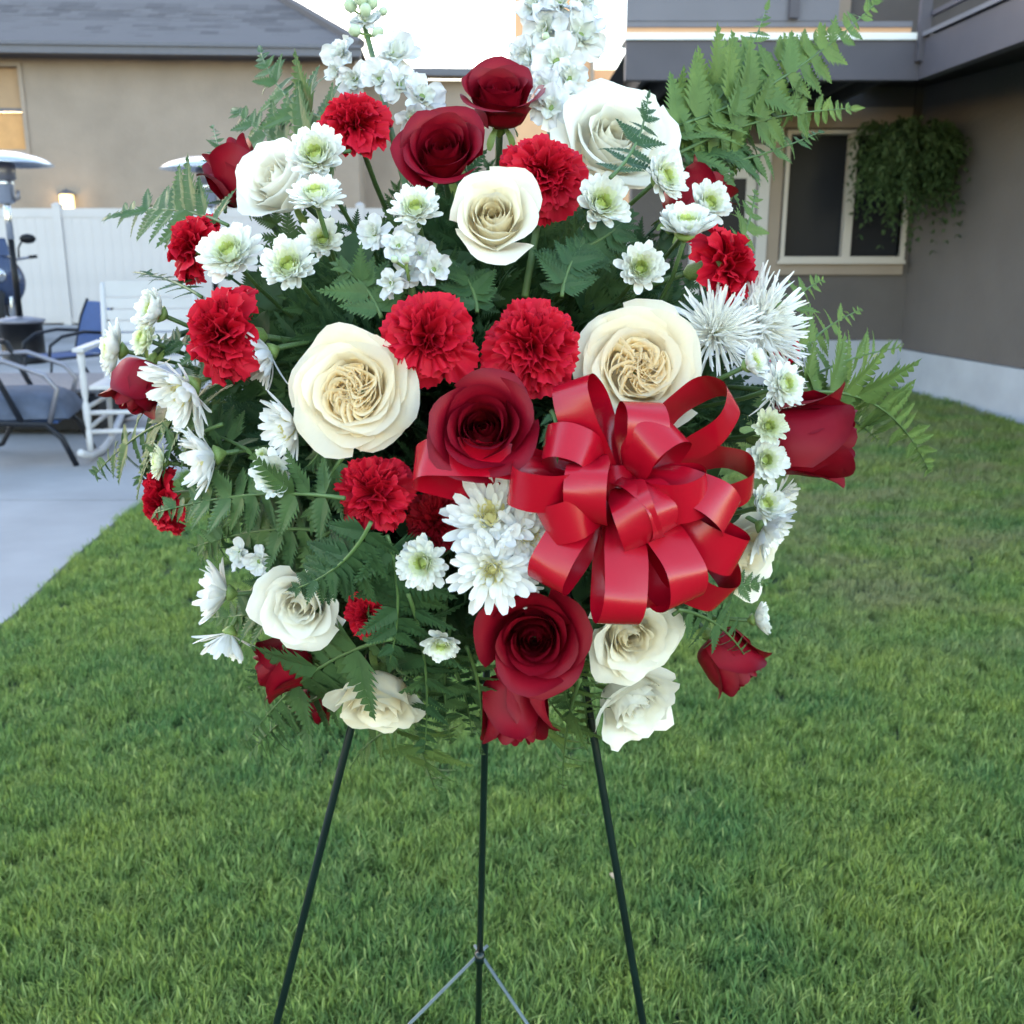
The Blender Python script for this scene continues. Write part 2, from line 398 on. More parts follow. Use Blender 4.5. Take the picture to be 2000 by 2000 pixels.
# ================================================================== SETTING: white fence
FY = 17.2
fence = thing('vinyl_fence', 'white vinyl privacy fence behind the patio furniture', 'fence')
px0, px1 = -11.5, 4.6
post_x = [gy(122, 500, FY).x + 2.44*k for k in range(-2, 6)]
post = MB().box((-.065, -.065, 0), (.065, .065, 1.90)).mesh('post', M['white_vinyl'])
cap = MB().lathe([(.0, 1.955), (.05, 1.94), (.098, 1.915), (.098, 1.90), (.0, 1.90)], 4, Matrix.Rotation(math.pi/4, 4, 'Z')).mesh('post_cap', M['white_vinyl'])
board = MB().box((-.0757, -.02, .12), (.0757, .02, 1.72)).mesh('board', M['white_vinyl'])
for k, X in enumerate(post_x):
    p = obj('post', post, fence, Matrix.Translation((X, FY, 0))); obj('post_cap', cap, p)
    if k+1 < len(post_x):
        for nme, z0, z1 in (('top_rail', 1.72, 1.86), ('bottom_rail', .04, .14)):
            MB().box((X+.065, FY-.03, z0), (X+2.44-.065, FY+.03, z1)).obj(nme, M['white_vinyl'], fence)
        for q in range(15):
            obj('board', board, fence, Matrix.Translation((X+.145+q*.1536, FY, 0)))

# ================================================================== SETTING: neighbour's house on the left
ZE = 4.5
e0, e1 = gz(0, 82, ZE), gz(700, 91, ZE)
ang = math.atan2(e1.y-e0.y, e1.x-e0.x); LW = (e1-e0).length
HL = Matrix.Translation((e0.x, e0.y, 0)) @ Matrix.Rotation(ang, 4, 'Z')
hl = thing('neighbour_house', 'tan stucco house with purple grey shingle roof beyond the white fence', 'house', HL)
HLi = HL.inverted()
def hl_pt(px, py, yoff):     # point on the facade plane (local y = yoff) seen at a pixel
    r = ray(px, py); n = Vector((-math.sin(ang), math.cos(ang), 0)); p0 = Vector((e0.x, e0.y, 0)) + n*yoff
    return HLi @ (CAM + r*((p0-CAM).dot(n)/r.dot(n)))
OV = .45
wl0, wl1 = hl_pt(0, 130, OV), hl_pt(34, 130, OV); wb = hl_pt(20, 292, OV)
# wall with the window opening left out
mb = MB(); X0, X1 = -14., LW-.1  # wall and roof run on unseen to the left, to block warm sky glow
mb.box((X0, OV, -.08), (X1, OV+.2, wb.z)); mb.box((X0, OV, wl1.z), (X1, OV+.2, ZE))
mb.box((X0, OV, wb.z), (wl1.x-1.5, OV+.2, wl1.z)); mb.box((wl1.x, OV, wb.z), (X1, OV+.2, wl1.z))
mb.box((X1-.2, OV+.2, -.08), (X1, OV+8, ZE)); mb.obj('wall', M['stucco_left'], hl)
wz0, wz1, wx0, wx1 = wb.z, wl1.z, wl1.x-1.5, wl1.x
wf = MB(); t = .07
wf.box((wx0-t, OV-.03, wz1), (wx1+t, OV+.05, wz1+t)).box((wx0-t, OV-.03, wz0-t), (wx1+t, OV+.05, wz0))
wf.box((wx0-t, OV-.03, wz0), (wx0, OV+.05, wz1)).box((wx1, OV-.03, wz0), (wx1+t, OV+.05, wz1))
win = wf.obj('window', M['trim_tan'], hl)
zm = hl_pt(15, 214, OV).z
MB().box((wx0, OV+.06, zm-.03), (wx1, OV+.10, zm+.03)).obj('meeting_rail', M['gutter'], win)
MB().box((wx0, OV+.12, zm+.03), (wx1, OV+.13, wz1)).obj('pane', M['blind'], win)
MB().box((wx0, OV+.12, wz0), (wx1, OV+.13, zm-.03)).obj('pane', M['blind_lo'], win)
MB().box((X0, -.10, ZE-.17), (LW+.05, -.0, ZE)).box((X0, -.14, ZE-.05), (LW+.05, -.10, ZE)).obj('gutter', M['gutter'], hl)
MB().box((X0, 0, ZE-.15), (LW, OV-.001, ZE-.10)).obj('soffit', M['gutter'], hl)
# hip roof: slope away from us, right hip edge towards (555,0)
hp = hl_pt(555, 2, 2.2)
sl_ = (hp.z-ZE)/2.2
hx = (LW+.05-hp.x)/2.2
D = 4.5
rf = MB().add([(X0, -.05, ZE), (LW+.05, -.05, ZE), (LW+.05-hx*D, D, ZE+sl_*D), (X0, D, ZE+sl_*D), (LW+.05, 2*D, ZE), (X0, 2*D, ZE)],
              [(0, 1, 2, 3), (1, 4, 2), (3, 2, 4, 5)])
mb = MB(); mb.add([(X0, -.05, ZE+.004), (LW+.05, -.05, ZE+.004), (LW+.05-hx*D, D, ZE+sl_*D), (X0, D, ZE+sl_*D), (LW+.05, 2*D, ZE), (X0, 2*D, ZE)],
              [(0, 1, 2, 3), (1, 4, 2), (3, 2, 4, 5)])
roof = mb.obj('roof', M['shingle'], hl)
MB().tube([(LW+.05, -.05, ZE+.03), (LW+.05-hx*D, D, ZE+sl_*D+.03)], .09, 6).obj('hip_cap', M['shingle'], roof)
SH = MB().box((-.148, 0, 0), (.148, .30, .012)).mesh('shingle', M['shingle'])
tilt = math.atan(sl_)
rows = 0
for i in range(12):
    y = -.06 + i*.155
    xe = LW+.05-hx*max(y, 0)-.16
    x = hl_pt(-60, 60, 0).x + (i % 2)*.15
    while x < xe:
        obj('shingle', SH, roof, Matrix.Translation((x, y, ZE+.010+y*sl_+rng.uniform(0, .006))) @ Matrix.Rotation(tilt-.02, 4, 'X'))
        x += .30
# lower wing to the right
v0, v1 = hl_pt(690, 132, 1.6), hl_pt(1010, 150, 1.6)
MB().box((X1, 1.9, -.08), (v1.x, 2.1, v0.z-.15)).obj('wing_wall', M['stucco_left'], hl)
MB().box((X1, 1.5, v0.z-.13), (v1.x+.1, 1.62, v0.z)).obj('gutter', M['gutter'], hl)
MB().add([(X1, 1.55, v0.z), (v1.x+.1, 1.55, v0.z), (v1.x+.1, 4.5, v0.z+.25), (X1, 4.5, v0.z+.25)], [(0, 1, 2, 3)]).obj('wing_roof', M['shingle'], hl)
# wall lamp just above the fence
lp = HL @ hl_pt(131, 392, OV-.09)
lamp = thing('wall_lamp', 'lit yellow wall lamp on the tan house above the fence', 'lamp', Matrix.Translation(lp))
MB().box((-.10, -.06, -.13), (.10, .05, .10)).obj('lamp_glass', M['lamp'], lamp)
MB().lathe([(0, .20), (.16, .11), (.16, .10), (0, .10)], 8).obj('lamp_cap', M['gutter'], lamp)
MB().box((-.13, -.075, -.16), (.13, .09, -.13)).obj('lamp_base', M['gutter'], lamp)
pl = bpy.data.lights.new('wall_lamp_bulb', 'POINT'); pl.energy = .8; pl.color = (1, .70, .38); pl.shadow_soft_size = .08
plo = bpy.data.objects.new('wall_lamp_bulb', pl); COL.objects.link(plo); plo.parent = lamp; plo.location = (0, -.25, 0)

# ================================================================== SETTING: far peach building
p0, p1 = gy(1005, 40, 30.), gy(1162, 40, 30.)
far = thing('far_house', 'peach stucco house standing far behind the white flower spike', 'house', Matrix.Translation((p0.x, 30, 0)))
wz = p1.x-p0.x
MB().box((0, 0, -.08), (wz, 5, 9.5)).obj('wall', M['peach'], far)
MB().box((wz-.10, -.12, -.08), (wz, -.0, 9.5)).obj('downpipe', M['trim_tan'], far)
MB().box((-.4, -.4, 9.5), (wz+.4, 5.4, 9.7)).obj('roof', M['shingle'], far)
MB().box((wz, .4, -.08), (wz+3., 4.6, gy(1190, 130, 30.).z)).obj('wing', M['peach'], far)

# ================================================================== SETTING: house on the right
YW = 9.0
hr = thing('house', 'dark taupe stucco house with grey deck overhead at the edge of the lawn', 'house')
cx = gy(1757, 690, YW).x                  # inner corner
xl = gy(1236, 300, YW).x
zf = gy(1600, 664, YW).z; ZD = 2.33        # foundation top, deck underside
g0, g1 = gy(1540, 258, YW), gy(1764, 501, YW)
g0.x = gy(1536, 380, YW).x; g1.x = gy(1766, 380, YW).x
dx0, dx1, dz1 = gy(1370, 400, YW).x, gy(1478, 400, YW).x, gy(1440, 300, YW).z
ZT = 5.6
mb = MB(); T = .2
mb.box((xl, YW, zf), (dx0, YW+T, ZT)); mb.box((dx0, YW, dz1), (dx1, YW+T, ZT)); mb.box((dx1, YW, zf), (g0.x, YW+T, ZT))
mb.box((g0.x, YW, zf), (g1.x, YW+T, g1.z)); mb.box((g0.x, YW, g0.z), (g1.x, YW+T, ZT)); mb.box((g1.x, YW, zf), (cx, YW+T, ZT))
mb.prism([(xl, YW+T), (xl*1.6, YW+5.6), (xl*1.6+.2, YW+5.6), (xl+.2, YW+T)], zf, ZT, 2)
sw1 = Vector((gz(2000, 828).x+.02, gz(2000, 828).y, 0)); dx = (sw1.x-cx)/(sw1.y-YW)
ye = 3.0; xe_ = cx + dx*(ye-YW)
mb.add([(cx, YW, zf-.07), (xe_, ye, zf-.07), (xe_, ye, ZT), (cx, YW, ZT), (cx+4, YW, zf-.07), (xe_+4, ye, zf-.07), (xe_+4, ye, ZT), (cx+4, YW, ZT)],
       [(0, 1, 2, 3), (1, 5, 6, 2), (0, 4, 5, 1), (3, 2, 6, 7)])
mb.obj('wall', M['stucco_right'], hr)
fo = .03
MB().box((xl-fo, YW-fo, -.1), (cx-.001, YW+T, zf-.002)).obj('foundation', M['foundation'], hr)
mb = MB(); mb.add([(cx-fo, YW-.02, -.1), (xe_-fo, ye, -.1), (xe_-fo, ye, zf-.075), (cx-fo, YW-.02, zf-.075), (xe_+.1, ye, zf-.075), (cx+.1, YW-.02, zf-.075)],
       [(0, 1, 2, 3), (3, 2, 4, 5)]); mb.obj('foundation', M['foundation'], hr)
# window
def rect_frame(x0, x1, z0, z1, t, y0, y1):
    return MB().box((x0-t, y0, z1), (x1+t, y1, z1+t)).box((x0-t, y0, z0-t), (x1+t, y1, z0)).box((x0-t, y0, z0), (x0, y1, z1)).box((x1, y0, z0), (x1+t, y1, z1))
tr = .10
win = rect_frame(g0.x-.035, g1.x+.012, g0.z-.04, g0.z+.02, .001, YW-.05, YW-.049)
win = MB().box((g0.x-.15, YW-.04, g0.z+.03), (g1.x, YW-.0, g0.z+.19)).box((g0.x-.15, YW-.04, g1.z-.15), (g1.x+.03, YW-.0, g1.z-.045)).box((g0.x-.15, YW-.04, g1.z-.045), (g0.x-.05, YW-.0, g0.z+.03)).obj('window', M['trim_tan'], hr)
rect_frame(g0.x, g1.x, g1.z, g0.z-.02, .032, YW-.05, YW+.06).obj('sash_frame', M['sash'], win)
mx = gy(1659, 380, YW).x
MB().box((mx-.035, YW-.03, g1.z), (mx+.035, YW+.05, g0.z-.02)).obj('mullion', M['sash'], win)
for pxx in (1612, 1712):
    bx = gy(pxx, 380, YW).x
    MB().box((bx-.022, YW+.10, g1.z), (bx+.022, YW+.12, g0.z-.02)).obj('blind_bar', M['siding'], win)
MB().box((g0.x, YW+.06, g1.z), (mx, YW+.075, g0.z-.02)).obj('pane', M['glass'], win)
MB().box((mx, YW+.06, g1.z), (g1.x, YW+.075, g0.z-.02)).obj('pane', M['glass'], win)
MB().box((g0.x-.06, YW-.09, g1.z-.06), (g1.x+.03, YW-.05, g1.z-.03)).obj('sill', M['sash'], win)
# door
door = rect_frame(dx0, dx1, .5, dz1-.02, .09, YW-.05, YW+.03).obj('door', M['white_vinyl'], hr)
dgx, dgz = gy(1458, 400, YW).x, gy(1430, 348, YW).z
mb = MB().box((dgx, YW+.04, .5), (dx1, YW+.09, dz1-.02)).box((dx0, YW+.04, dgz), (dgx, YW+.09, dz1-.02)).box((dx0, YW+.04, .5), (dgx, YW+.09, .8))
mb.obj('door_leaf', M['white_vinyl'], door)
MB().box((dx0, YW+.05, .8), (dgx, YW+.07, dgz)).obj('pane', M['glass'], door)
MB().tube([(dgx+.05, YW, 1.25), (dgx+.05, YW-.05, 1.25), (dgx-.04, YW-.05, 1.25)], .012).obj('door_handle', M['pewter'], door)
# deck above
YB = gz(1500, 156, ZD).y
bl, br = gy(1222, 120, YB).x, gy(1795, 120, YB).x
zb1 = gy(1500, 79, YB).z
deck = MB().box((bl, YB, ZD), (br, YB+.08, zb1)).obj('deck', M['beam'], hr)
b2 = gz(2000, 79, ZD); ddx = (b2.x-br)/(b2.y-YB)
yb2 = 2.6; xb2 = br + ddx*(yb2-YB)
mb = MB(); dpt = .08
mb.add([(br, YB-.001, ZD), (xb2, yb2, ZD), (xb2, yb2, zb1), (br, YB-.001, zb1), (br+dpt, YB-.001, ZD), (xb2+dpt, yb2, ZD), (xb2+dpt, yb2, zb1), (br+dpt, YB-.001, zb1)],
       [(0, 1, 2, 3), (4, 7, 6, 5), (0, 4, 5, 1), (3, 2, 6, 7), (0, 3, 7, 4)])
mb.obj('side_beam', M['beam'], deck)
MB().box((bl-.01, YB-.02, zb1+.002), (br-.03, YB+.3, zb1+.045)).obj('flashing', M['flashing'], deck)
mb = MB(); mb.add([(br-.02, YB-.02, zb1+.012), (xb2-.02, yb2, zb1+.012), (xb2-.02, yb2, zb1+.04), (br-.02, YB-.02, zb1+.04), (xb2+.1, yb2, zb1+.04), (br+.1, YB-.02, zb1+.04)], [(0, 1, 2, 3), (3, 2, 4, 5)])
mb.obj('flashing', M['siding'], deck)
MB().box((bl, YB+.03, zb1+.045), (br-.06, YB+.06, zb1+.085)).obj('wood_strip', M['peach'], deck)
zs = zb1+.087; zpost = gy(1550, 30, YB).z
for i, (h0, h1) in enumerate(((0, .035), (.037, .155), (.157, .30))):
    MB().box((bl, YB+.02-.006*(i % 2), zs+h0), (gy(1640, 20, YB).x if i else br-.06, YB+.05, zs+h1)).obj('siding_board', M['siding'], deck)
MB().box((gy(1541, 10, YB).x, YB-.03, zpost-.02), (gy(1560, 10, YB).x, YB+.0, 3.5)).obj('railing_post', M['beam'], deck)
MB().box((br-.035, YB-.06, ZD+.11), (br+.035, YB-.005, 3.6)).obj('railing_post', M['beam'], deck)
mb = MB(); zr = zb1+.14
mb.add([(br+.03, YB-.04, zr), (xb2+.03, yb2, zr), (xb2+.03, yb2, zr+.03), (br+.03, YB-.04, zr+.03), (xb2+.06, yb2, zr+.03), (br+.06, YB-.04, zr+.03), (xb2+.06, yb2, zr), (br+.06, YB-.04, zr)], [(0, 1, 2, 3), (3, 2, 4, 5), (0, 7, 6, 1)])
mb.obj('rail', M['beam'], deck)
mb = MB()
mb.add([(bl, YB+.08, ZD+.18), (br, YB+.08, ZD+.18), (br, YW, ZD+.18), (bl, YW, ZD+.18)], [(0, 3, 2, 1)])
mb.add([(br+dpt, YW, ZD+.181), (br+dpt, YB, ZD+.181), (xb2+dpt, yb2, ZD+.181), (xe_+3, yb2, ZD+.181), (cx+3, YW, ZD+.181)], [(0, 1, 2, 3, 4)])
mb.obj('deck_boards', M['dark_wood'], deck)
for k in range(9):
    x = bl+.15+(br-bl-.3)*k/8
    MB().box((x-.02, YB+.082, ZD+.02), (x+.02, YW-.005, ZD+.178)).obj('joist', M['dark_wood'], deck)
# upstairs window above the deck
u0, u1 = gy(1566, 10, YW-.0), gy(1634, 10, YW)
uw = MB().box((u1.x, YW-.05, 2.6), (u1.x+.10, YW, 3.9)).box((u0.x-.10, YW-.05, 2.6), (u0.x, YW, 3.9)).obj('window', M['trim_tan'], hr)
MB().box((u0.x, YW-.03, gy(1600, 18, YW).z), (u1.x, YW-.01, 3.9)).obj('pane', M['white_vinyl'], uw)  # glass painted white to stand in for a bright reflection

# hanging basket under the deck
hb = gy(1775, 330, 8.45)
basket = thing('hanging_basket', 'bushy green hanging plant below the deck by the window', 'plant', Matrix.Translation(hb))
MB().lathe([(0, -.16), (.10, -.16), (.15, -.02), (.155, 0), (.14, 0), (.09, -.14), (0, -.14)], 16).obj('pot', M['black'], basket, True)
mb = MB()
for k in range(3):
    a = k*2.094; mb.tube([(.14*math.cos(a), .14*math.sin(a), 0), (0, 0, .42)], .003, 5)
mb.tube([(0, 0, .42), (0, 0, ZD+.17-hb.z)], .003, 5); mb.obj('hanger', M['black'], basket)
def leaf_cloud(n, fn, size, seed):
    r = np.random.default_rng(seed); V = np.zeros((n, 5, 3)); 
    for i in range(n):
        c, d = fn(r); s = size*r.uniform(.6, 1.3)
        d = d/np.linalg.norm(d); q = np.cross(d, r.normal(size=3)); q /= np.linalg.norm(q); nn = np.cross(d, q)
        V[i] = [c, c+d*s*.4+q*s*.24+nn*s*.08, c+d*s*.75+q*s*.15, c+d*s+nn*s*-.1, c+d*s*.45-q*s*.24+nn*s*.08]
    F = [(5*i, 5*i+1, 5*i+2, 5*i+3, 5*i+4) for i in range(n)]
    return V.reshape(-1, 3), F
def strands(n, seed):
    r = np.random.default_rng(seed); V, F = [], []
    for k in range(n):
        a = r.uniform(0, 6.283); out = r.uniform(.08, .47); up_ = r.uniform(.0, .48); drop = r.uniform(.0, .75)*r.uniform(.2, 1)
        p0 = np.array([.08*math.cos(a), .08*math.sin(a), 0]); p1 = np.array([out*.6*math.cos(a), out*.6*math.sin(a), up_+.12]); p2 = np.array([out*math.cos(a), out*math.sin(a)*.9, up_*.6-drop])
        m = int(r.integers(12, 20))
        for i in range(m):
            t = (i+1)/m; c = p0*(1-t)**2+p1*2*t*(1-t)+p2*t*t; d = (p1-p0)*(1-t)+(p2-p1)*t; d = d/np.linalg.norm(d)
            q = np.cross(d, r.normal(size=3)); q /= np.linalg.norm(q)
            for sd in (-1, 1):
                y = d*.6+q*sd*.8; w_ = np.cross(d, q)*.012+d*.010; l = r.uniform(.04, .085)*(1.1-.5*t); b = len(V)
                V += [c, c+y*l*.45+w_, c+y*l-np.array([0, 0, .3])*l, c+y*l*.45-w_]; F.append((b, b+1, b+2, b+3))
    return V, F
V, F = strands(420, 3)
obj('foliage', mesh('foliage', V, F, M['basket_fern'], smooth=False), basket, kind='stuff')

# ================================================================== patio furniture
def heater(base, label):
    t = thing('patio_heater', label, 'heater', Matrix.Translation(base), 'patio heaters on the terrace')
    MB().lathe([(0, 0), (.23, 0), (.24, .03), (.22, .05), (.215, .42), (.235, .43), (.235, .46), (.12, .48), (0, .48)], 24).obj('tank_housing', M['black'], t, True)
    MB().lathe([(.238, .43), (.25, .44), (.25, .465), (.06, .50), (0, .50)], 24).obj('housing_lid', M['pewter'], t, True)
    MB().tube([(0, 0, .49), (0, 0, 1.30)], .032, 12).obj('pole', M['black'], t, True)
    MB().tube([(0, 0, 1.30), (0, 0, 1.74)], .036, 12).obj('pole_sleeve', M['steel'], t, True)
    MB().lathe([(.05, 1.66), (.09, 1.68), (.09, 1.84), (.10, 1.85), (.10, 1.90), (.0, 1.9)], 16).obj('burner', M['steel'], t, True)
    MB().lathe([(.095, 1.90), (.12, 1.91), (.125, 2.06), (.06, 2.09), (0, 2.09)], 20).obj('emitter_screen', M['pewter'], t, True)
    MB().lathe([(0, 2.185), (.2, 2.175), (.40, 2.12), (.50, 2.065), (.505, 2.05), (.48, 2.06), (.2, 2.14), (0, 2.15)], 40).obj('reflector', M['steel'], t, True)
    MB().tube([(.085, 0, 1.7), (.13, 0, 1.72), (.135, 0, 1.8)], .02, 8).obj('control_knob', M['pewter'], t, True)
hb1 = gz(50, 712); heater(Vector((hb1.x, hb1.y, .022)), 'tall patio heater with black base in front of the motorcycle')
h2 = gy(402, 292, 11.9); heater(Vector((h2.x, 11.9, .022)), 'patio heater mostly hidden behind the flowers, only its silver top showing')

def motorcycle(base):
    t = thing('motorcycle', 'dark blue motorcycle parked by the white fence', 'motorcycle', Matrix.Translation(base) @ Matrix.Rotation(R_(22), 4, 'Z'))
    for y, nm in ((-.70, 'front'), (.72, 'rear')):
        wmb = MB(); 
        prof = [(.31+.055*math.cos(a), .055*math.sin(a)) for a in np.linspace(0, 2*math.pi, 11)]
        rotm = Matrix.Translation((0, y, .34)) @ Matrix.Rotation(math.pi/2, 4, 'Y')
        wheel = wmb.lathe([(.17, -.02), (.27, -.03), (.27, .03), (.17, .02), (.17, -.02)], 24, rotm).obj('wheel', M['pewter'], t, True)
        MB().lathe(prof, 28, rotm).obj('tyre', M['rubber'], wheel, True)
        MB().lathe([(0, -.06), (.05, -.05), (.05, .05), (0, .06)], 12, rotm).obj('hub', M['steel'], wheel, True)
    mb = MB()
    for s in (-.11, .11): mb.tube([(s, -.70, .34), (s*.9, -.42, .95)], .03, 10)
    mb.obj('fork', M['steel'], t, True)
    # fairing: front shell
    V = []; n1, n2 = 15, 11
    for i in range(n1):
        a = math.pi*(i/(n1-1))
        for j in range(n2):
            b = j/(n2-1); z = .52+.62*b; wdt = .30*math.sin(math.pi*(.15+.78*b))**.7
            V.append((-wdt*math.cos(a), -.42-.24*math.sin(a)*math.sin(math.pi*(.12+.7*b))-.05*(1-b), z))
    obj('fairing', mesh('fairing', V, gfaces(n1, n2), M['bike_blue']), t)
    MB().lathe([(0, .05), (.07, .04), (.095, 0), (.09, -.05), (0, -.06)], 18, Matrix.Translation((0, -.68, .88)) @ Matrix.Rotation(math.pi/2, 4, 'X')).obj('headlight', M['steel'], t, True)
    V = []
    for i in range(11):
        a = math.pi*i/10
        for j in range(7):
            b = j/6; V.append((-.17*math.cos(a)*(1-.35*b), -.52+.14*b+.03-.08*math.sin(a)*(1-b), 1.12+.22*b))
    obj('windscreen', mesh('windscreen', V, gfaces(11, 7), M['bike_blue']), t)
    for s in (-1, 1):
        MB().tube([(s*.10, -.35, 1.06), (s*.26, -.30, 1.08), (s*.38, -.24, 1.10)], .018, 10).obj('handlebar', M['pewter'], t, True)
        MB().tube([(s*.36, -.25, 1.10), (s*.45, -.21, 1.11)], .022, 10).obj('grip', M['rubber'], t, True)
        mir = MB().tube([(s*.24, -.30, 1.09), (s*.25, -.32, 1.22), (s*.30, -.33, 1.30)], .012, 8).obj('mirror_arm', M['black'], t, True)
        MB().lathe([(0, -.015), (.07, -.012), (.085, 0), (.07, .02), (0, .025)], 18, Matrix.Translation((s*.37, -.33, 1.33)) @ Matrix.Rotation(math.pi/2, 4, 'X') @ Matrix.Diagonal((1.15, .72, 1, 1))).obj('mirror', M['black'], mir, True)
    MB().box((-.14, -.35, .38), (.14, .30, .72)).obj('engine', M['pewter'], t)
    V = []
    for i in range(13):
        a = math.pi*i/12
        for j in range(9):
            b = j/8; V.append((-.19*math.cos(a)*math.sin(math.pi*(.18+.7*b)), -.35+.55*b, .78+.24*math.sin(a)*math.sin(math.pi*(.25+.6*b))))
    obj('fuel_tank', mesh('fuel_tank', V, gfaces(13, 9), M['bike_blue']), t)
    MB().box((-.15, .15, .80), (.15, .85, .90)).obj('seat', M['rubber'], t)
mbp = gz(20, 672); motorcycle(Vector((mbp.x, mbp.y, .022)))

def rocking_chair(base, rz):
    t = thing('rocking_chair', 'white wooden rocking chair with slatted back on the patio', 'chair', Matrix.Translation(base) @ Matrix.Rotation(rz, 4, 'Z'), None)
    W = .29
    for s in (-1, 1):
        pr = [(0, 0), (.018, .01), (.018, .12), (.012, .14), (.022, .2), (.022, .27), (.012, .3), (.02, .34), (.02, .44), (.015, .47), (.022, .52), (.02, .58), (0, .58)]
        MB().lathe(pr, 12, None, (s*W, -.26, .06)).obj('front_leg', M['white_paint'], t, True)
        MB().tube([(s*(W-.02), .20, .07), (s*(W-.02), .24, .42), (s*(W-.02), .29, .72), (s*(W-.02), .35, .98), (s*(W-.02), .355, 1.0)], [.016, .017, .017, .017, .009], 10).obj('back_post', M['white_paint'], t, True)
        MB().box((s*W-.03, -.32, .64), (s*W+.03, .28, .66)).obj('armrest', M['white_paint'], t)
        MB().tube([(s*W, -.48, .10), (s*W, -.30, .045), (s*W, 0, .02), (s*W, .30, .05), (s*W, .62, .14)], .022, 8).obj('rocker', M['white_paint'], t, True)
        MB().tube([(s*W, -.25, .2), (s*(W-.02), .21, .22)], .013, 8).obj('stretcher', M['white_paint'], t, True)
        MB().tube([(s*W, -.25, .32), (s*(W-.02), .22, .32)], .013, 8).obj('stretcher', M['white_paint'], t, True)
    for z in (.18, .29): MB().tube([(-W, -.26, z), (W, -.26, z)], .014, 8).obj('stretcher', M['white_paint'], t, True)
    for k in range(6):
        y = -.28+k*.085; MB().box((-W+.03, y, .425), (W-.03, y+.072, .445)).obj('seat_slat', M['white_paint'], t)
    for k in range(7):
        z = .50+k*.07; y = .245+(z-.42)*.20
        MB().box((-W+.035, y-.008, z), (W-.035, y+.008, z+(.056 if k < 6 else .09))).obj('back_slat', M['white_paint'], t)
rb = gz(160, 905); rocking_chair(Vector((rb.x+.34, rb.y+.22, .022)), R_(9))

def low_table():
    c0, c1, c2, c3 = gz(-160, 760, .35), gz(206, 756, .35), gz(190, 724, .35), gz(-100, 722, .35)
    t = thing('patio_table', 'low grey slatted patio table behind the cushioned chair', 'table', Matrix.Translation((c0.x, c0.y, 0)))
    x0, x1, y0, y1 = 0, c1.x-c0.x, 0, c2.y-c1.y
    n = 9
    for k in range(n):
        ya = y0+(y1-y0)*k/n; MB().box((x0+.03, ya+.008, .325), (x1-.03, ya+(y1-y0)/n-.008, .348)).obj('slat', M['table'], t)
    MB().box((x0, y0, .30), (x0+.03, y1, .35)).box((x1-.03, y0, .30), (x1, y1, .35)).obj('table_frame', M['table'], t)
    for x in (x0+.3, x1-.3):
        for y in (y0+.3, y1-.1): MB().tube([(x, y, .022), (x, y, .31)], .022, 8).obj('leg', M['chair_metal'], t)
    MB().box((x0+.03, y0+.04, .25), (x1-.03, y0+.07, .30)).obj('shade_apron', M['chair_metal'], t)  # dark strip added to deepen the shade below the tabletop
    MB().box((x0+.2, y0+.15, .06), (x1-.08, y1-.1, .24)).obj('under_table_shade', M['black'], t)  # black box added as the shade under the table
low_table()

def patio_chair(base, rz):
    t = thing('patio_chair', 'dark metal patio chair with blue grey cushion at left edge', 'chair', Matrix.Translation(base) @ Matrix.Rotation(rz, 4, 'Z'))
    # local: faces +x
    for s in (-1, 1):
        y = s*.27
        MB().tube([(.42, y, .0), (.36, y, .16), (.28, y, .245), (.05, y, .26), (-.24, y, .25)], .017, 8).obj('spring_leg', M['chair_metal'], t, True)
        MB().tube([(.02, y, .25), (-.10, y, .05), (-.22, y, .012), (-.45, y, .012)], .015, 8).obj('spring_leg', M['chair_metal'], t, True)
        MB().tube([(.30, y, .25), (.36, y, .44), (.30, y, .52), (.10, y, .60), (-.12, y, .59), (-.26, y, .56)], .014, 8).obj('armrest', M['pewter'], t, True)
        MB().tube([(.16, y, .25), (.05, y, .52), (-.01, y, .66), (-.05, y, .67), (-.09, y, .64), (-.22, y, .30)], .016, 8).obj('back_frame', M['chair_metal'], t, True)
    MB().tube([(-.03, -.27, .672), (-.03, .27, .672)], .014, 8).obj('top_rail', M['chair_metal'], t, True)
    MB().box((-.22, -.25, .245), (.34, .25, .265)).obj('seat_sling', M['navy'], t)
    V = []; n1, n2 = 17, 17
    for i in range(n1):
        for j in range(n2):
            a, b = i/(n1-1)*2-1, j/(n2-1)*2-1
            V.append((.075+.33*a, .27*b, .275+.15*max(0, (1-a**4)*(1-b**4))**.5))
    cu = obj('cushion', mesh('cushion', V+[(v[0], v[1], .27) for v in V], np.concatenate([gfaces(n1, n2), gfaces(n1, n2)+n1*n2]), M['cushion']), t)
pcb = gz(20, 905); patio_chair(Vector((pcb.x, pcb.y, .022)), R_(12))

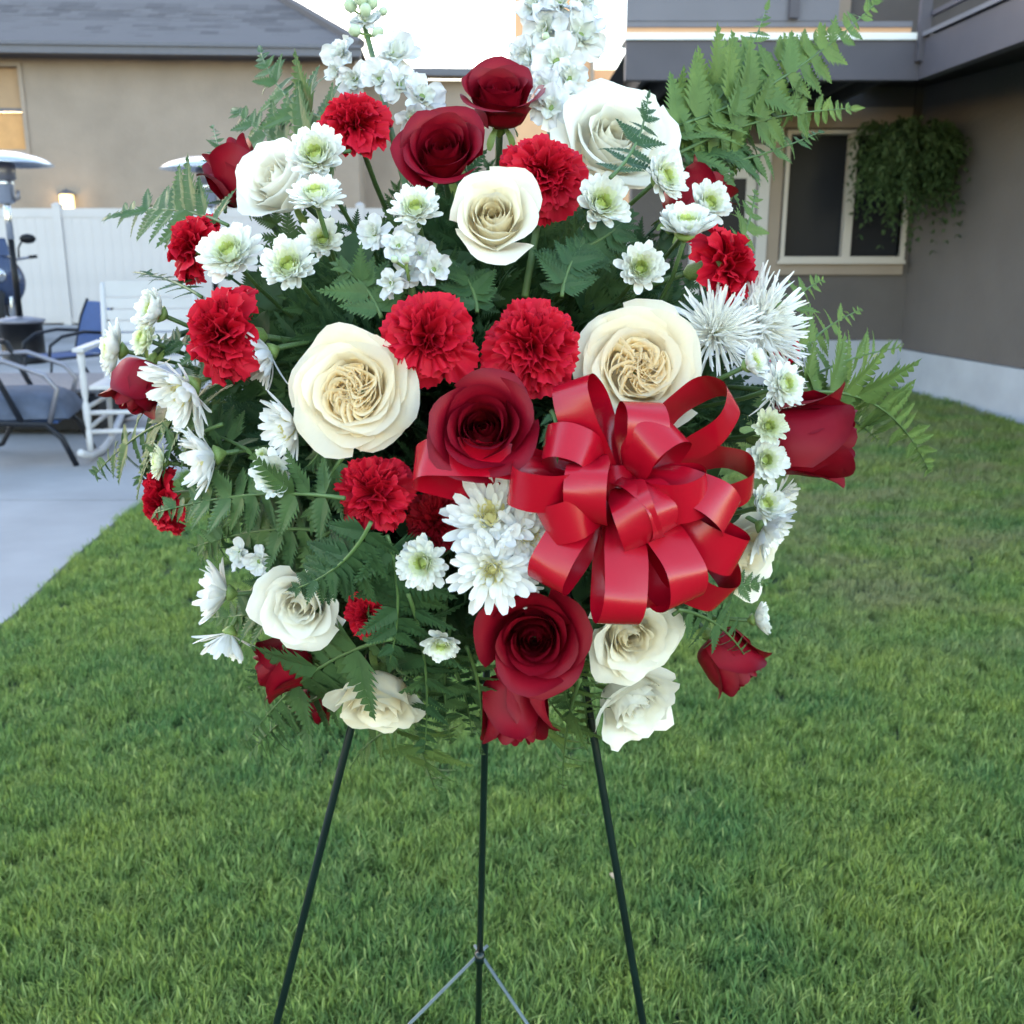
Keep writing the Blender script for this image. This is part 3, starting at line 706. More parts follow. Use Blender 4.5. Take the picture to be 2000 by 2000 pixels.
def sling_chair(base, rz):
    t = thing('sling_chair', 'dark framed patio chair with navy sling back behind the low table', 'chair', Matrix.Translation(base) @ Matrix.Rotation(rz, 4, 'Z'))
    V = []
    for i in range(2):
        for z, y in ((.30, .1), (.45, .14), (.60, .19), (.74, .26)): V.append((-.22+.44*i, y, z))
    me = mesh('back_sling', V+[(v[0], v[1]+.012, v[2]) for v in V], np.concatenate([gfaces(2, 4), gfaces(2, 4)+8]), M['navy']); obj('back_sling', me, t)
    MB().box((-.22, -.35, .28), (.22, .1, .295)).obj('seat_sling', M['navy'], t)
    for s in (-1, 1):
        x = s*.24
        MB().tube([(x, -.40, 0), (x, -.36, .28), (x, .1, .29), (x, .19, .60), (x, .27, .76)], .014, 8).obj('side_frame', M['chair_metal'], t, True)
        MB().tube([(x, .15, .48), (x, -.05, .50), (x, -.25, .47), (x, -.36, .40), (x, -.38, .28)], .015, 8).obj('armrest', M['chair_metal'], t, True)
        MB().tube([(x, .25, 0), (x, .10, .29)], .014, 8).obj('rear_leg', M['chair_metal'], t, True)
scb = gz(150, 762); sling_chair(Vector((scb.x, scb.y+.1, .022)), R_(-40))

# ================================================================== FLOWER BUILDERS
def smooth01(x): x = np.clip(x, 0, 1); return x*x*(3-2*x)
def rose_petals(r, N, opening, t0=0., ruffle=.03, point=.06, tall=.8, wide=1., nu=13, nv=11, gap=1., bud=False):
    """nested cup petals around +Z; returns list of (verts, uv, t), radius about 1"""
    out = []; u = np.linspace(-1, 1, nu)[:, None]; v = np.linspace(0, 1, nv)[None, :]
    ph = r.uniform(0, 6.28)
    for i in range(N):
        t = t0+(1-t0)*i/(N-1); phi = ph+i*2.39996+r.normal(0, .12)
        b = .03+.56*t**.85*gap; Lw = tall*((1.14-.22*t) if bud else (1+.10*t))+r.normal(0, .03)
        tw = R_(-7+(8+40*opening)*t**2.4+r.normal(0, 2.5)); tt = R_(-14+(35+95*opening)*t**1.9+r.normal(0, 8)*t)
        if bud: tw = R_(-9+9*t+r.normal(0, 2)); tt = R_(-30+34*t+(30+45*opening)*(t > .72)*(t-.5)*2+r.normal(0, 6))
        s = np.linspace(0, 1, 81); tot = b+Lw; fb = b/tot
        th = R_(82)+(tw-R_(82))*smooth01((s-fb*.55)/(.30)) + (tt-tw)*smooth01((s-(.58+.12*(1-t)))/.42) + R_(75)*t**1.3*(.5+.3*(t > .7) if bud else .25+opening)*np.clip((s-.90)/.10, 0, 1)**1.5
        rr = np.concatenate([[0], np.cumsum(np.sin(th[:-1]))])*tot/80; zz = np.concatenate([[0], np.cumsum(np.cos(th[:-1]))])*tot/80
        vm = v*(1-(.36 if bud else .20)*np.abs(u)**(2. if bud else 2.6)+point*t*np.maximum(0, 1-np.abs(u)*1.6)**1.5*v)
        rv = np.interp(np.clip(vm, 0, 1.), s, rr); zv = np.interp(np.clip(vm, 0, 1.), s, zz)
        ex = np.maximum(vm-1, 0); rv += ex*np.sin(tt); zv += ex*np.cos(tt)
        rm = np.interp(.6, s, rr); W = (.40+.36*t)*wide
        A = min(2.5, W/max(rm, .08))
        av = A*(.42+.58*smooth01(v/.55))
        ang = phi+u*av
        rv = np.maximum(rv*(1+.11*u), .012)
        # rolled-back edges, waviness
        e = np.abs(u)**3*v**2.2*t
        rv = rv+e*(.10+.10*opening); zv = zv-e*.12*opening
        k1, k2, p1, p2 = r.uniform(1.5, 3), r.uniform(3, 5.5), r.uniform(0, 6.28), r.uniform(0, 6.28)
        wv = (np.sin(k1*u*2+p1)+.6*np.sin(k2*u*2+p2))*v**3*ruffle*(.3+.7*t)
        rv = rv+wv*.8; zv = zv+wv*.6
        ox, oy, tl, td = r.normal(0, .035)*t, r.normal(0, .035)*t, r.normal(0, .06)*t, r.uniform(0, 6.28)
        dent = .035*t*np.sin(2.2*u+p1)*np.sin(math.pi*v)*np.sin(3*v+p2)
        rv = rv+dent
        V = np.stack([rv*np.cos(ang)+ox, rv*np.sin(ang)+oy, zv+tl*rv*np.cos(ang-td)], -1).reshape(-1, 3)
        UV = np.stack([np.broadcast_to(u*.5+.5, (nu, nv)), np.broadcast_to(v, (nu, nv))], -1).reshape(-1, 2)
        out.append((V, UV, t))
    return out
def garden_inner(r, rad=.52, nsec=6, base=.22, top=.56):
    """quartered heart of a garden rose: clusters of folded petals standing on edge, nested C shapes"""
    out = []; ns, nv = 21, 7
    s = np.linspace(-1, 1, ns)[:, None]; v = np.linspace(0, 1, nv)[None, :]
    ph = r.uniform(0, 6.28)
    for k in range(nsec):
        a0 = ph+2*math.pi*k/nsec+r.normal(0, .12); cr = rad*.40*r.uniform(.7, 1.15); sz = r.uniform(.8, 1.15)
        cxx, cyy = cr*math.cos(a0), cr*math.sin(a0); turn = a0+.9+r.normal(0, .5)     # each C opens along the swirl
        for j in range(5):
            q = j/4; rc = (.03+.25*q)*sz*r.uniform(.88, 1.12); span = (2.5-.55*q)
            an = turn+math.pi+s*span*.62+.15*np.sin(3*s+r.uniform(0, 6))
            asp = 1.55; px = rc*np.cos(s*span*.62)*asp; py = rc*np.sin(s*span*.62)*.85
            wob = (.016*np.sin(6*s+r.uniform(0, 6))+.03*np.sin(2.5*s+r.uniform(0, 6)))*(.3+v)
            flare = 1+.16*v**2.5
            X = cxx-(px*flare+wob)*math.cos(turn)+(py*flare)*math.sin(turn)
            Y = cyy-(px*flare+wob)*math.sin(turn)-(py*flare)*math.cos(turn)
            d = np.hypot(X, Y); h = top-.10*np.minimum(d/rad, 1.2)**2+.03*np.sin(4*s+r.uniform(0, 6))+r.normal(0, .012)
            z = base+(h-base)*v-.03*v**6*np.abs(s)
            V = np.stack([X*np.ones((1, nv)), Y*np.ones((1, nv)), z*np.ones_like(X)], -1).reshape(-1, 3)
            UV = np.stack([np.broadcast_to(s*.5+.5, (ns, nv)), np.broadcast_to(v, (ns, nv))], -1).reshape(-1, 2)
            out.append((V, UV, .0, (ns, nv)))
    return out
def carnation_petals(r, N=40, nu=25, nv=7):
    out = []; u = np.linspace(-1, 1, nu)[:, None]; v = np.linspace(0, 1, nv)[None, :]
    op, pw, am = r.uniform(70, 90), r.uniform(.55, .95), r.uniform(.8, 1.35); N = int(N*r.uniform(.75, 1.1))
    for i in range(N):
        t = i/(N-1); phi = i*2.39996+r.normal(0, .2)
        th0 = R_(4+op*t**pw)+r.normal(0, .13); L = (.74+.26*t)*r.uniform(.84, 1.08); bend = R_(8+16*t)+r.normal(0, .12)
        psi = R_(r.uniform(30, 46))*u*(.25+.75*v**.7)
        tri = np.abs(((u*r.uniform(6, 8)+r.uniform(0, 1)) % 1)-.5)*2
        rho = v*L*(1-.16*np.abs(u)**2.2)*(1+.085*(tri-.5)*v**6)
        k, p, k2, p2 = r.uniform(1.6, 3.0), r.uniform(0, 6.28), r.uniform(4, 6.5), r.uniform(0, 6.28)
        n = am*(.11*np.sin(k*math.pi*u+p)+.045*np.sin(k2*math.pi*u+p2))*v**1.6*(1.25-.45*t)
        th = th0+bend*v**2
        lat = rho*np.sin(psi); al = rho*np.cos(psi)
        rr = al*np.sin(th)-n*np.cos(th); z = al*np.cos(th)+n*np.sin(th)
        X = rr*math.cos(phi)-lat*math.sin(phi); Y = rr*math.sin(phi)+lat*math.cos(phi)
        V = np.stack([X, Y, z*np.ones_like(X)], -1).reshape(-1, 3)
        UV = np.stack([np.broadcast_to(u*.5+.5, (nu, nv)), np.broadcast_to(v, (nu, nv))], -1).reshape(-1, 2)
        out.append((V, UV, t))
    return out
def ray_petal(wid, curl, cup, nu=5, nv=8, blunt=.72, twist=0):
    """one long petal from the origin along +Y, face up +Z, length 1"""
    u = np.linspace(-1, 1, nu)[:, None]; v = np.linspace(0, 1, nv)[None, :]
    prof = wid*(.35+.65*np.sin(np.minimum(v/blunt, 1)*math.pi/2))*np.where(v > blunt, np.sqrt(np.maximum(0, 1-((v-blunt)/(1.03-blunt))**2)), 1)
    a = curl*v
    y = np.where(np.abs(a) > 1e-4, np.sin(a)/np.where(np.abs(a) > 1e-4, curl, 1), v); z = np.where(np.abs(a) > 1e-4, (1-np.cos(a))/np.where(np.abs(curl) > 1e-4, curl, 1), 0*v)
    X = u*prof; Z = z+cup*prof*u**2*np.ones_like(v)
    tw = twist*v
    X, Z = X*np.cos(tw)+0*Z, Z+X*np.sin(tw)
    V = np.stack([X, y*np.ones_like(X), Z], -1).reshape(-1, 3)
    UV = np.stack([np.broadcast_to(u*.5+.5, (nu, nv)), np.broadcast_to(v, (nu, nv))], -1).reshape(-1, 2)
    return V, UV, (nu, nv)
def rp_mesh(name, mat, *a, **k):
    V, UV, g = ray_petal(*a, **k); return mesh(name, V, gfaces(*g), mat, UV)
def joined(name, mat, parts):
    """many small florets as one mesh: parts = (V, UV, (nu,nv), matrix)"""
    vs, fs, us = [], [], []; n = 0
    for V, UV, g, M4 in parts:
        vs.append(xf(V, M4)); us.append(UV); fs.append(gfaces(*g)+n); n += len(V)
    return mesh(name, np.concatenate(vs), np.concatenate(fs), mat, np.concatenate(us))
def pet_mat(phi, theta, L, r0=0., z0=0., wmul=1., roll=0.):
    """places a +Y petal: azimuth phi, angle theta from the axis, length L"""
    return (Matrix.Rotation(phi-math.pi/2, 4, 'Z') @ Matrix.Translation((0, r0, z0)) @ Matrix.Rotation(math.pi/2-theta, 4, 'X')
            @ Matrix.Rotation(roll, 4, 'Y') @ Matrix.Diagonal((L*wmul, L, L, 1)))

# --- leaves
def leaf_mesh(seed, lob=.12):
    r = np.random.default_rng(seed); nv, nu = 13, 5
    v = np.linspace(0, 1, nv)[None, :]; u = np.linspace(-1, 1, nu)[:, None]
    wv = .30*np.sin(math.pi*v**.8)**.8*(1+lob*np.sign(np.sin(v*16)))
    V = np.stack([u*wv, v+0*u, -.25*v**2+.18*np.abs(u)*wv+.02*np.sin(9*v+u*2)], -1).reshape(-1, 3)
    return mesh('leaf', V, gfaces(nu, nv), M['leaf'])
LEAVES = [leaf_mesh(k, .22 if k else .04) for k in range(3)]

def stem_and_leaves(t, Mw, base, r0=.0026, leaves=2, mat='stem'):
    """a stem from the flower's base back into the holder, with leaves; children of the flower"""
    Mi = Mw.inverted(); zax = (Mw.to_3x3() @ Vector((0, 0, 1))).normalized()
    tgt = HUB+Vector((rng.uniform(-.04, .04), rng.uniform(-.02, .02), rng.uniform(-.035, .035)))
    L = (base-tgt).length; mid = base-zax*min(.10, L*.45)+FWD*.07
    pts = bez(base, mid, tgt, 9)
    MB().tube([Mi @ p for p in pts], r0/Mw.to_scale()[0], 6).obj('stem', M[mat], t, True)
    for k in range(leaves):
        i = rng.choice((2, 3, 4)); p = pts[i]; d = (pts[i]-pts[i+1]).normalized()
        side = d.cross(Vector((rng.gauss(0, 1), rng.gauss(0, 1), rng.gauss(0, 1)))).normalized()
        y = (d*.6+side*.9).normalized(); z = (d-y*d.dot(y)).normalized()*1.
        x = y.cross(z); s = rng.uniform(.035, .055)
        m4 = Matrix(((x.x, y.x, z.x, p.x), (x.y, y.y, z.y, p.y), (x.z, y.z, z.z, p.z), (0, 0, 0, 1))) @ Matrix.Scale(s, 4)
        obj('leaf', rng.choice(LEAVES), t, Mi @ m4)
SEPAL = rp_mesh('sepal', M['calyx'], .16, -1.1, .2, 5, 6)
def calyx(t, n, s, z=0., th=1.9, rad=.16):
    MB().lathe([(.03, z-.34*s/.5), (rad*.8, z-.20*s/.5), (rad, z-.06), (rad*.7, z+.02), (0, z+.03)], 12).obj('calyx', M['calyx'], t, True)
    for k in range(n): obj('sepal', SEPAL, t, pet_mat(k*2*math.pi/n+.3, th, s, rad*.6, z-.05))
def place(x, y, d, dd, Rpx, zc, roll=None):
    """base frame of a flower whose middle (height zc above its base, in radii) shows at photo point x, y"""
    dep = ell(x, y)+dd; Rm = Rpx*K*dep/2000
    if d is None:
        q = ((x-905)/730, -(y-770)/690); c = math.sqrt(max(0, 1-q[0]**2-q[1]**2))
        d = (q[0], q[1], c+.35)
    z = cdir(*d); pos = at(x*K, y*K, dep) - z*zc*Rm
    return frame(pos, z, rng.uniform(0, 6.28) if roll is None else roll, Rm), Rm
def build_petals(t, pets, mat, grid, tintf):
    for V, UV, tt, *g in pets:
        gr = g[0] if g else grid
        obj('petal', mesh('petal', V, gfaces(*gr), mat, UV), t, tint=tintf(tt))

def rose(name, cat, group, x, y, Rpx, d, opening, dd, label, mat, seed, N=26, ruffle=.025, point=.07, tall=.8, warm=(0, 1), wide=1.):
    Rpx *= 1.08
    r = np.random.default_rng(seed)
    pets = rose_petals(r, N, opening, ruffle=ruffle, point=point, tall=tall, wide=wide, bud=opening < .45 and mat == M['red_rose'])
    allv = np.concatenate([p[0] for p in pets]); rmax = np.hypot(allv[:, 0], allv[:, 1]).max()*1.03; zt = allv[:, 2].max()/rmax
    pets = [(V/rmax, UV, t) for V, UV, t in pets]
    Mw, Rm = place(x, y, d, dd, Rpx, zt*.55)
    t = thing(name, label, cat, Mw, group)
    build_petals(t, pets, mat, (13, 11), lambda q: min(1, max(0, warm[0]+(warm[1]-warm[0])*(1-q)+rng.gauss(0, .10))))
    calyx(t, 5, .5)
    stem_and_leaves(t, Mw, Mw @ Vector((0, 0, -.3)), .0030, 2, 'stem_dark')
def garden_rose(x, y, Rpx, d, dd, label, seed):
    r = np.random.default_rng(seed)
    pets = rose_petals(r, 20, .80, t0=.60, ruffle=.05, point=.02, tall=.70, gap=1.0)
    allv = np.concatenate([p[0] for p in pets]); rmax = np.hypot(allv[:, 0], allv[:, 1]).max()*1.03
    pets = [(V/rmax, UV, t) for V, UV, t in pets]
    inner = garden_inner(r, .64, 6, .42, .60)+garden_inner(r, .42, 4, .40, .57)
    Mw, Rm = place(x, y, d, dd, Rpx, .40)
    t = thing('garden_rose', label, 'rose', Mw, 'garden roses with folded peach hearts')
    build_petals(t, pets, M['garden_rose'], (13, 11), lambda q: .5*(1-q))
    build_petals(t, inner, M['garden_rose'], None, lambda q: .5)
    calyx(t, 5, .5); stem_and_leaves(t, Mw, Mw @ Vector((0, 0, -.3)), .0032, 2, 'stem_dark')
def carnation(x, y, Rpx, d, dd, label, seed, mat='carnation', N=40):
    r = np.random.default_rng(seed); pets = carnation_petals(r, N)
    Mw, Rm = place(x, y, d, dd, Rpx, .42)
    t = thing('carnation', label, 'carnation', Mw, 'red carnations in the arrangement')
    build_petals(t, pets, M[mat], (25, 7), lambda q: 1-q)
    MB().lathe([(.06, -.72), (.17, -.62), (.20, -.30), (.23, .0), (.26, .14), (.12, .10)], 14).obj('calyx', M['calyx'], t, True)
    stem_and_leaves(t, Mw, Mw @ Vector((0, 0, -.7)), .0024, 0, 'stem')

# --- button mums: shared petals
MUM_P = [rp_mesh('petal', M['mum'], w_, c_, .5) for w_, c_ in ((.165, .6), (.18, .85), (.165, .35))]
def mum_core(t_hi, t_lo, mat, r, N=190, hair=1.):
    parts = []
    for i in range(N):
        t = i/(N-1)
        if not (t_lo <= t < t_hi): continue
        V, UV, g = ray_petal(.17, 1.0, .6, 3, 5)
        parts.append((V, UV, g, pet_mat(i*2.39996, R_(5+88*t**.72)+r.normal(0, .05), .20+.62*t, .16*t, .16-.10*t)))
    return joined('florets', mat, parts)
r_ = np.random.default_rng(5)
MUM_MID = mum_core(.66, .42, M['mum'], r_); MUM_CEN = mum_core(.42, 0., M['mum_green'], r_)
MUM_CEN_BIG = mum_core(.45, 0., M['mum_green'], r_); MUM_MID_SM = mum_core(.66, .45, M['mum'], r_)
def button_mum(x, y, Rpx, d, dd, label, green=0, flat=0):
    Rpx *= 1.12
    Mw, Rm = place(x, y, d, dd, Rpx, .12)
    t = thing('button_mum', label, 'chrysanthemum', Mw, 'small white button mums with green eyes')
    N = 150; flat = rng.uniform(-26, 4); slim = rng.uniform(.85, 1.15)
    for i in range(int(N*.62), N):
        q = i/(N-1); th = R_(5+(88+flat)*q**.72)+rng.gauss(0, .07)
        obj('petal', rng.choice(MUM_P), t, pet_mat(i*2.39996+rng.gauss(0, .05), th, (.30+.64*q)*rng.uniform(.86, 1.08), .16*q, .16-.12*q, slim, rng.gauss(0, .16)), tint=.35*(1-q)+green*.5)
    obj('inner_florets', MUM_MID_SM if green else MUM_MID, t, tint=.75+green*.25, kind='stuff')
    obj('centre', MUM_CEN_BIG if green else MUM_CEN, t, tint=.5, kind='stuff')
    MB().lathe([(.05, -.30), (.22, -.16), (.34, -.02), (.2, .06), (0, .06)], 12).obj('calyx', M['calyx'], t, True)
    stem_and_leaves(t, Mw, Mw @ Vector((0, 0, -.28)), .0018, 1, 'stem')
DAISY_P = [rp_mesh('petal', M['daisy'], w_, c_, .35, 5, 8) for w_, c_ in ((.125, .25), (.14, .5), (.13, -.15), (.11, .7))]
def daisy_core():
    parts = []; r = np.random.default_rng(9)
    for i in range(60):
        q = i/59; V, UV, g = ray_petal(.16, 1.2, .7, 3, 5)
        parts.append((V, UV, g, pet_mat(i*2.39996, R_(5+60*q**.7), .16+.24*q, .14*q, .10-.05*q)))
    return joined('florets', M['daisy_centre'], parts)
DAISY_C = daisy_core()
def daisy(x, y, Rpx, d, dd, label, cup=80, N=66):
    Rpx *= 1.1
    Mw, Rm = place(x, y, d, dd, Rpx, .15)
    t = thing('daisy_mum', label, 'chrysanthemum', Mw, 'white daisy mums with long petals')
    for i in range(N):
        q = i/(N-1); th = R_(38+(cup-38)*q**.6)+rng.gauss(0, .10)
        obj('petal', rng.choice(DAISY_P), t, pet_mat(i*2.39996+rng.gauss(0, .09), th, (.50+.50*q)*rng.uniform(.88, 1.05), .12*q+.03, .08-.06*q, 1, rng.gauss(0, .2)), tint=.25*(1-q))
    obj('centre', DAISY_C, t, tint=.3, kind='stuff')
    MB().lathe([(.04, -.26), (.16, -.14), (.24, -.02), (.14, .04), (0, .05)], 12).obj('calyx', M['calyx'], t, True)
    stem_and_leaves(t, Mw, Mw @ Vector((0, 0, -.24)), .0020, 2, 'stem')
SPIDER_P = [rp_mesh('petal', M['daisy'], w_, c_, 1.3, 4, 8, twist=tw) for w_, c_, tw in ((.028, .3, .3), (.031, .7, -.3), (.026, -.25, .2), (.028, 1.0, 0))]
def spider_mum(x, y, Rpx, d, dd, label, N=95):
    Rpx *= 1.22; N = int(N*2)
    Mw, Rm = place(x, y, d, dd, Rpx, .15)
    t = thing('spider_mum', label, 'chrysanthemum', Mw, 'white spider mums with thread-like petals')
    for i in range(N):
        q = i/(N-1); th = R_(12+80*q**.7)+rng.gauss(0, .10)
        obj('petal', rng.choice(SPIDER_P), t, pet_mat(i*2.39996+rng.gauss(0, .12), th, (.42+.60*q)*rng.uniform(.82, 1.06), .08*q, .06, 1.15, rng.gauss(0, .4)), tint=.45*(1-q))
    MB().lathe([(.03, -.22), (.13, -.12), (.2, 0), (.1, .1), (0, .14)], 12).obj('calyx', M['calyx'], t, True)
    stem_and_leaves(t, Mw, Mw @ Vector((0, 0, -.2)), .0022, 1, 'stem')
def crinkled(w_, c_, seed):
    r = np.random.default_rng(seed); V, UV, g = ray_petal(w_, c_, .25, 9, 8, .6)
    V = V+np.stack([0*V[:, 0], .04*np.sin(V[:, 0]*18+seed)*V[:, 1]**2, .10*np.sin(V[:, 0]*11+seed*2)*V[:, 1]**1.5+.05*np.sin(V[:, 1]*9+V[:, 0]*14)], -1)
    return mesh('petal', V, gfaces(*g), M['stock'], UV)
STOCK_P = [crinkled(w_, c_, k) for k, (w_, c_) in enumerate(((.42, -.5), (.46, -.1), (.40, .4), (.44, .1)))]
M['bud'] = plain('pale_stock_bud', (.46, .55, .38), .5, var=.15, scale=20)
BUDM = MB().lathe([(0, 0), (.35, .12), (.5, .5), (.36, .9), (0, 1.05)], 8).mesh('bud', M['bud'], True)
STK_C = MB().lathe([(0, -.5), (.10, -.4), (.12, 0), (.2, .12), (.1, .2), (0, .2)], 8).mesh('floret', M['calyx'], True)
def stock(label, pts, florets, buds=()):
    """pts: photo points down the stem (x, y, dd); florets: (x, y, radius px, dir, dd)"""
    P = [fp(*p) for p in pts]; t = thing('stock_spike', label, 'stock flower', Matrix.Translation(P[-1]), 'white stock spikes')
    loc = [p-P[-1] for p in P]
    MB().tube(loc, .0028, 7).obj('stem', M['stem'], t, True)
    for x, y, Rp, d, dd in florets:
        dep = ell(x, y)+dd; Rm = Rp*K*dep/2000
        m4 = frame(at(x*K, y*K, dep)-P[-1], cdir(*d), rng.uniform(0, 6), Rm)
        fl = obj('floret', STK_C, t, m4)
        for k in range(14):
            inn = k >= 7
            obj('petal', rng.choice(STOCK_P), fl, pet_mat(k*2.39996+rng.gauss(0, .2), R_(42 if inn else 80)+rng.gauss(0, .2), (.66 if inn else 1.1)*rng.uniform(.85, 1.08), .05, .05, 1, rng.gauss(0, .4)), tint=.5 if inn else .1)
    for x, y, Rp, d, dd in buds:
        dep = ell(x, y)+dd; Rm = Rp*K*dep/2000
        zd = cdir(*d); bp = at(x*K, y*K, dep)-P[-1]; o = obj('bud', BUDM, t, frame(bp-zd*Rm, zd, 0, Rm*2.2))
        near = min(bez(loc[0], loc[1], loc[2], 30)+loc, key=lambda q: (q-bp).length)
        MB().tube([frame(bp-zd*Rm, zd, 0, Rm*2.2).inverted() @ q for q in (near-zd*.006, (near+bp)/2-zd*.008, bp-zd*Rm*.8)], .0012/(Rm*2.2), 5).obj('bud_stalk', M['calyx'], o, True)

# --- ferns
def leaflet(seed, n=9, deep=.75, asp=.24):
    """one fern leaflet along +Y, length 1: toothed or cut into small lobes"""
    r = np.random.default_rng(seed); mb = MB(); up = lambda y: -.16*y*y
    for s in (-1, 1):
        for k in range(n):
            y0 = .02+.93*k/n; y1 = .02+.93*(k+1)/n; ym = (y0+y1)/2
            wd = asp*max(.04, 1-ym)**.8*min(1, .6+3*ym)*r.uniform(.9, 1.1)
            inn = wd*(1-deep); dy = (y1-y0)
            tipx, tipy = wd, y0+dy*.55+wd*.66
            V = [(0, y0, up(y0)), (s*inn, y0+.02, up(y0)+inn*.08), (s*wd*.60, y0+dy*.10+wd*.33, up(ym)+wd*.10), (s*tipx, tipy, up(ym)+wd*.05), (s*wd*.56, y0+dy*.74+wd*.43, up(ym)+wd*.09), (s*inn, y1+.02, up(y1)+inn*.08), (0, y1, up(y1))]
            mb.add(V, [(0, 1, 5, 6), (1, 2, 4, 5), (2, 3, 4)] if s > 0 else [(6, 5, 1, 0), (5, 4, 2, 1), (4, 3, 2)])
    mb.add([(-.03, .94, up(.94)), (.03, .94, up(.94)), (0, 1.03, up(1.03))], [(0, 1, 2)])
    return np.concatenate(mb.v), mb.f
LF = [leaflet(0, 9, .88, .36), leaflet(1, 8, .80, .35), leaflet(2, 8, .55, .32), leaflet(3, 7, .40, .26)]
LFM = {mk: [mesh('leaflet', V, F, M['fern_'+mk], smooth=False) for V, F in LF] for mk in ('dark', 'mid', 'light')}
def frond(label, p0, p1, arc, W, n, mat, roll=0., curl=0., side=0, sty=None, group='fern fronds around the flowers', skip=.10, name='fern_frond', lift=.0):
    """rachis from photo point p0 to p1 (x, y, dd); W longest leaflet in px"""
    W *= 1.18; A, B = fp(*p0), fp(*p1); dx, dy = p1[0]-p0[0], p1[1]-p0[1]; Lp = math.hypot(dx, dy)
    mx, my = (p0[0]+p1[0])/2-dy/Lp*arc, (p0[1]+p1[1])/2+dx/Lp*arc
    dm = ((ell(p0[0], p0[1])+p0[2])+(ell(p1[0], p1[1])+p1[2]))/2
    C = at(mx*K, my*K, dm-lift); C = C*2-(A+B)/2
    t = thing(name, label, 'fern', Matrix.Translation(A), group)
    pts = bez(A, C, B, 15); MB().tube([p-A for p in pts], [.0016*(1-.7*i/14) for i in range(15)], 6).obj('rachis', M['stem'], t, True)
    Wm = W*K*dm/2000; view = -FWD
    n = int(n*1.3); wav, wph = rng.uniform(.1, .35), rng.uniform(0, 6.28)
    for k in range(n+1):
        s = skip+(1-skip)*(1-(1-k/n)**1.6)
        P = A*(1-s)**2+C*2*s*(1-s)+B*s*s; T = ((C-A)*(1-s)+(B-C)*s).normalized()
        nz = (view-T*view.dot(T)).normalized(); nz = Quaternion(T, roll+wav*math.sin(3.5*s+wph)+rng.gauss(0, .10)) @ nz
        bx = T.cross(nz)
        q = (s-skip)/(1-skip)
        ln = Wm*min(1., .62+1.6*q)*max(0, 1-q**1.4)+Wm*.17
        for sd in ((-1, 1) if k < n else (0,)):
            if side and sd == -side: continue
            a = R_(62-26*q)+rng.gauss(0, .07)
            y = (T*math.cos(a)+bx*sd*math.sin(a)).normalized() if sd else T
            y = (y-nz*(curl+rng.gauss(0, .28))).normalized()
            z = (nz-y*nz.dot(y)).normalized(); x = y.cross(z); l = ln*rng.uniform(.8, 1.1) if sd else Wm*.34
            pp = P-A
            m4 = Matrix(((x.x, y.x, z.x, pp.x), (x.y, y.y, z.y, pp.y), (x.z, y.z, z.z, pp.z), (0, 0, 0, 1))) @ Matrix.Scale(l, 4)
            idx = 3 if not sd else (0 if ln > .55*Wm else 1)
            obj('leaflet', LFM[mat][idx], t, m4)
def fill_frond_mesh(seed, mk):
    r = np.random.default_rng(seed); vs, fs, n = [], [], 0
    for k in range(11):
        q = k/10; ln = .36*(1-q**1.6)+.05
        for s in (-1, 1):
            a = R_(60-25*q)*s+r.normal(0, .08)
            m4 = Matrix.Translation((0, .15+.85*q, -.15*q*q)) @ Matrix.Rotation(-a, 4, 'Z') @ Matrix.Rotation(r.normal(-.15, .2), 4, 'X') @ Matrix.Scale(ln, 4)
            V, F = LF[r.integers(0, 3)]; vs.append(xf(V, m4)); fs += [[i+n for i in f] for f in F]; n += len(V)
    mb = MB().tube([(0, 0, 0), (0, .5, -.04), (0, 1, -.15)], .006, 5); vs.append(np.concatenate(mb.v)); fs += [[i+n for i in f] for f in mb.f]
    return mesh('fern_frond', np.concatenate(vs), fs, M['fern_'+mk], smooth=False)

# ================================================================== EASEL AND HOLDER
easel = thing('wire_easel', 'dark green three legged wire easel holding up the flowers', 'easel', Matrix.Translation(at(945, 1470, .95)))
eo = at(945, 1470, .95)
def ground_line(pa, da, pb, db):
    a_, b_ = at(*pa, da), at(*pb, db); s = (a_.z)/(a_.z-b_.z); return a_, a_+(b_-a_)*s
apex = at(930, 700, 1.02)
legs = []
for pa, da, pb, db, rad in (((690, 1405), .86, (540, 2000), .90, .0033), ((1148, 1370), .86, (1256, 2000), .90, .0033), ((947, 1450), 1.0, (934, 2000), 1.18, .0035)):
    a_, f_ = ground_line(pa, da, pb, db); a2 = a_+(a_-f_).normalized()*.34
    legs.append((a2, f_)); MB().tube([a2-eo, a_-eo, f_-eo], rad, 10).obj('leg', M['easel'], easel, True)
kb = (legs[2][0], legs[2][1])
def on_leg(lg, px, py):
    best = None
    for s in np.linspace(0, 1, 400):
        p = lg[0]+(lg[1]-lg[0])*s; v = p-CAM; d = v.dot(FWD); yy = 1000-2000*v.dot(UPV)/d
        if best is None or abs(yy-py) < best[0]: best = (abs(yy-py), p)
    return best[1]
kn = on_leg(legs[2], 0, 1862)
for lg, px, py in ((legs[0], 805, 1995), (legs[1], 1030, 2000)):
    q = at(px, py, (kn-CAM).dot(FWD)-.06); dv = q-kn
    l0, l1 = lg; e_ = l0+(l1-l0)*.80
    end = kn+dv*min(4., (kn.z-.2)/max(.01, -dv.z) if dv.z < 0 else 3.)
    MB().tube([kn-dv*.12-eo, kn-eo, kn+dv-eo, end-eo], .0019, 7).obj('brace_wire', M['wire'], easel, True)
MB().tube([kn-eo+Vector((0, -.006, .006)), kn-eo+Vector((0, -.006, -.006))], .0055, 8).obj('wire_knot', M['easel'], easel, True)
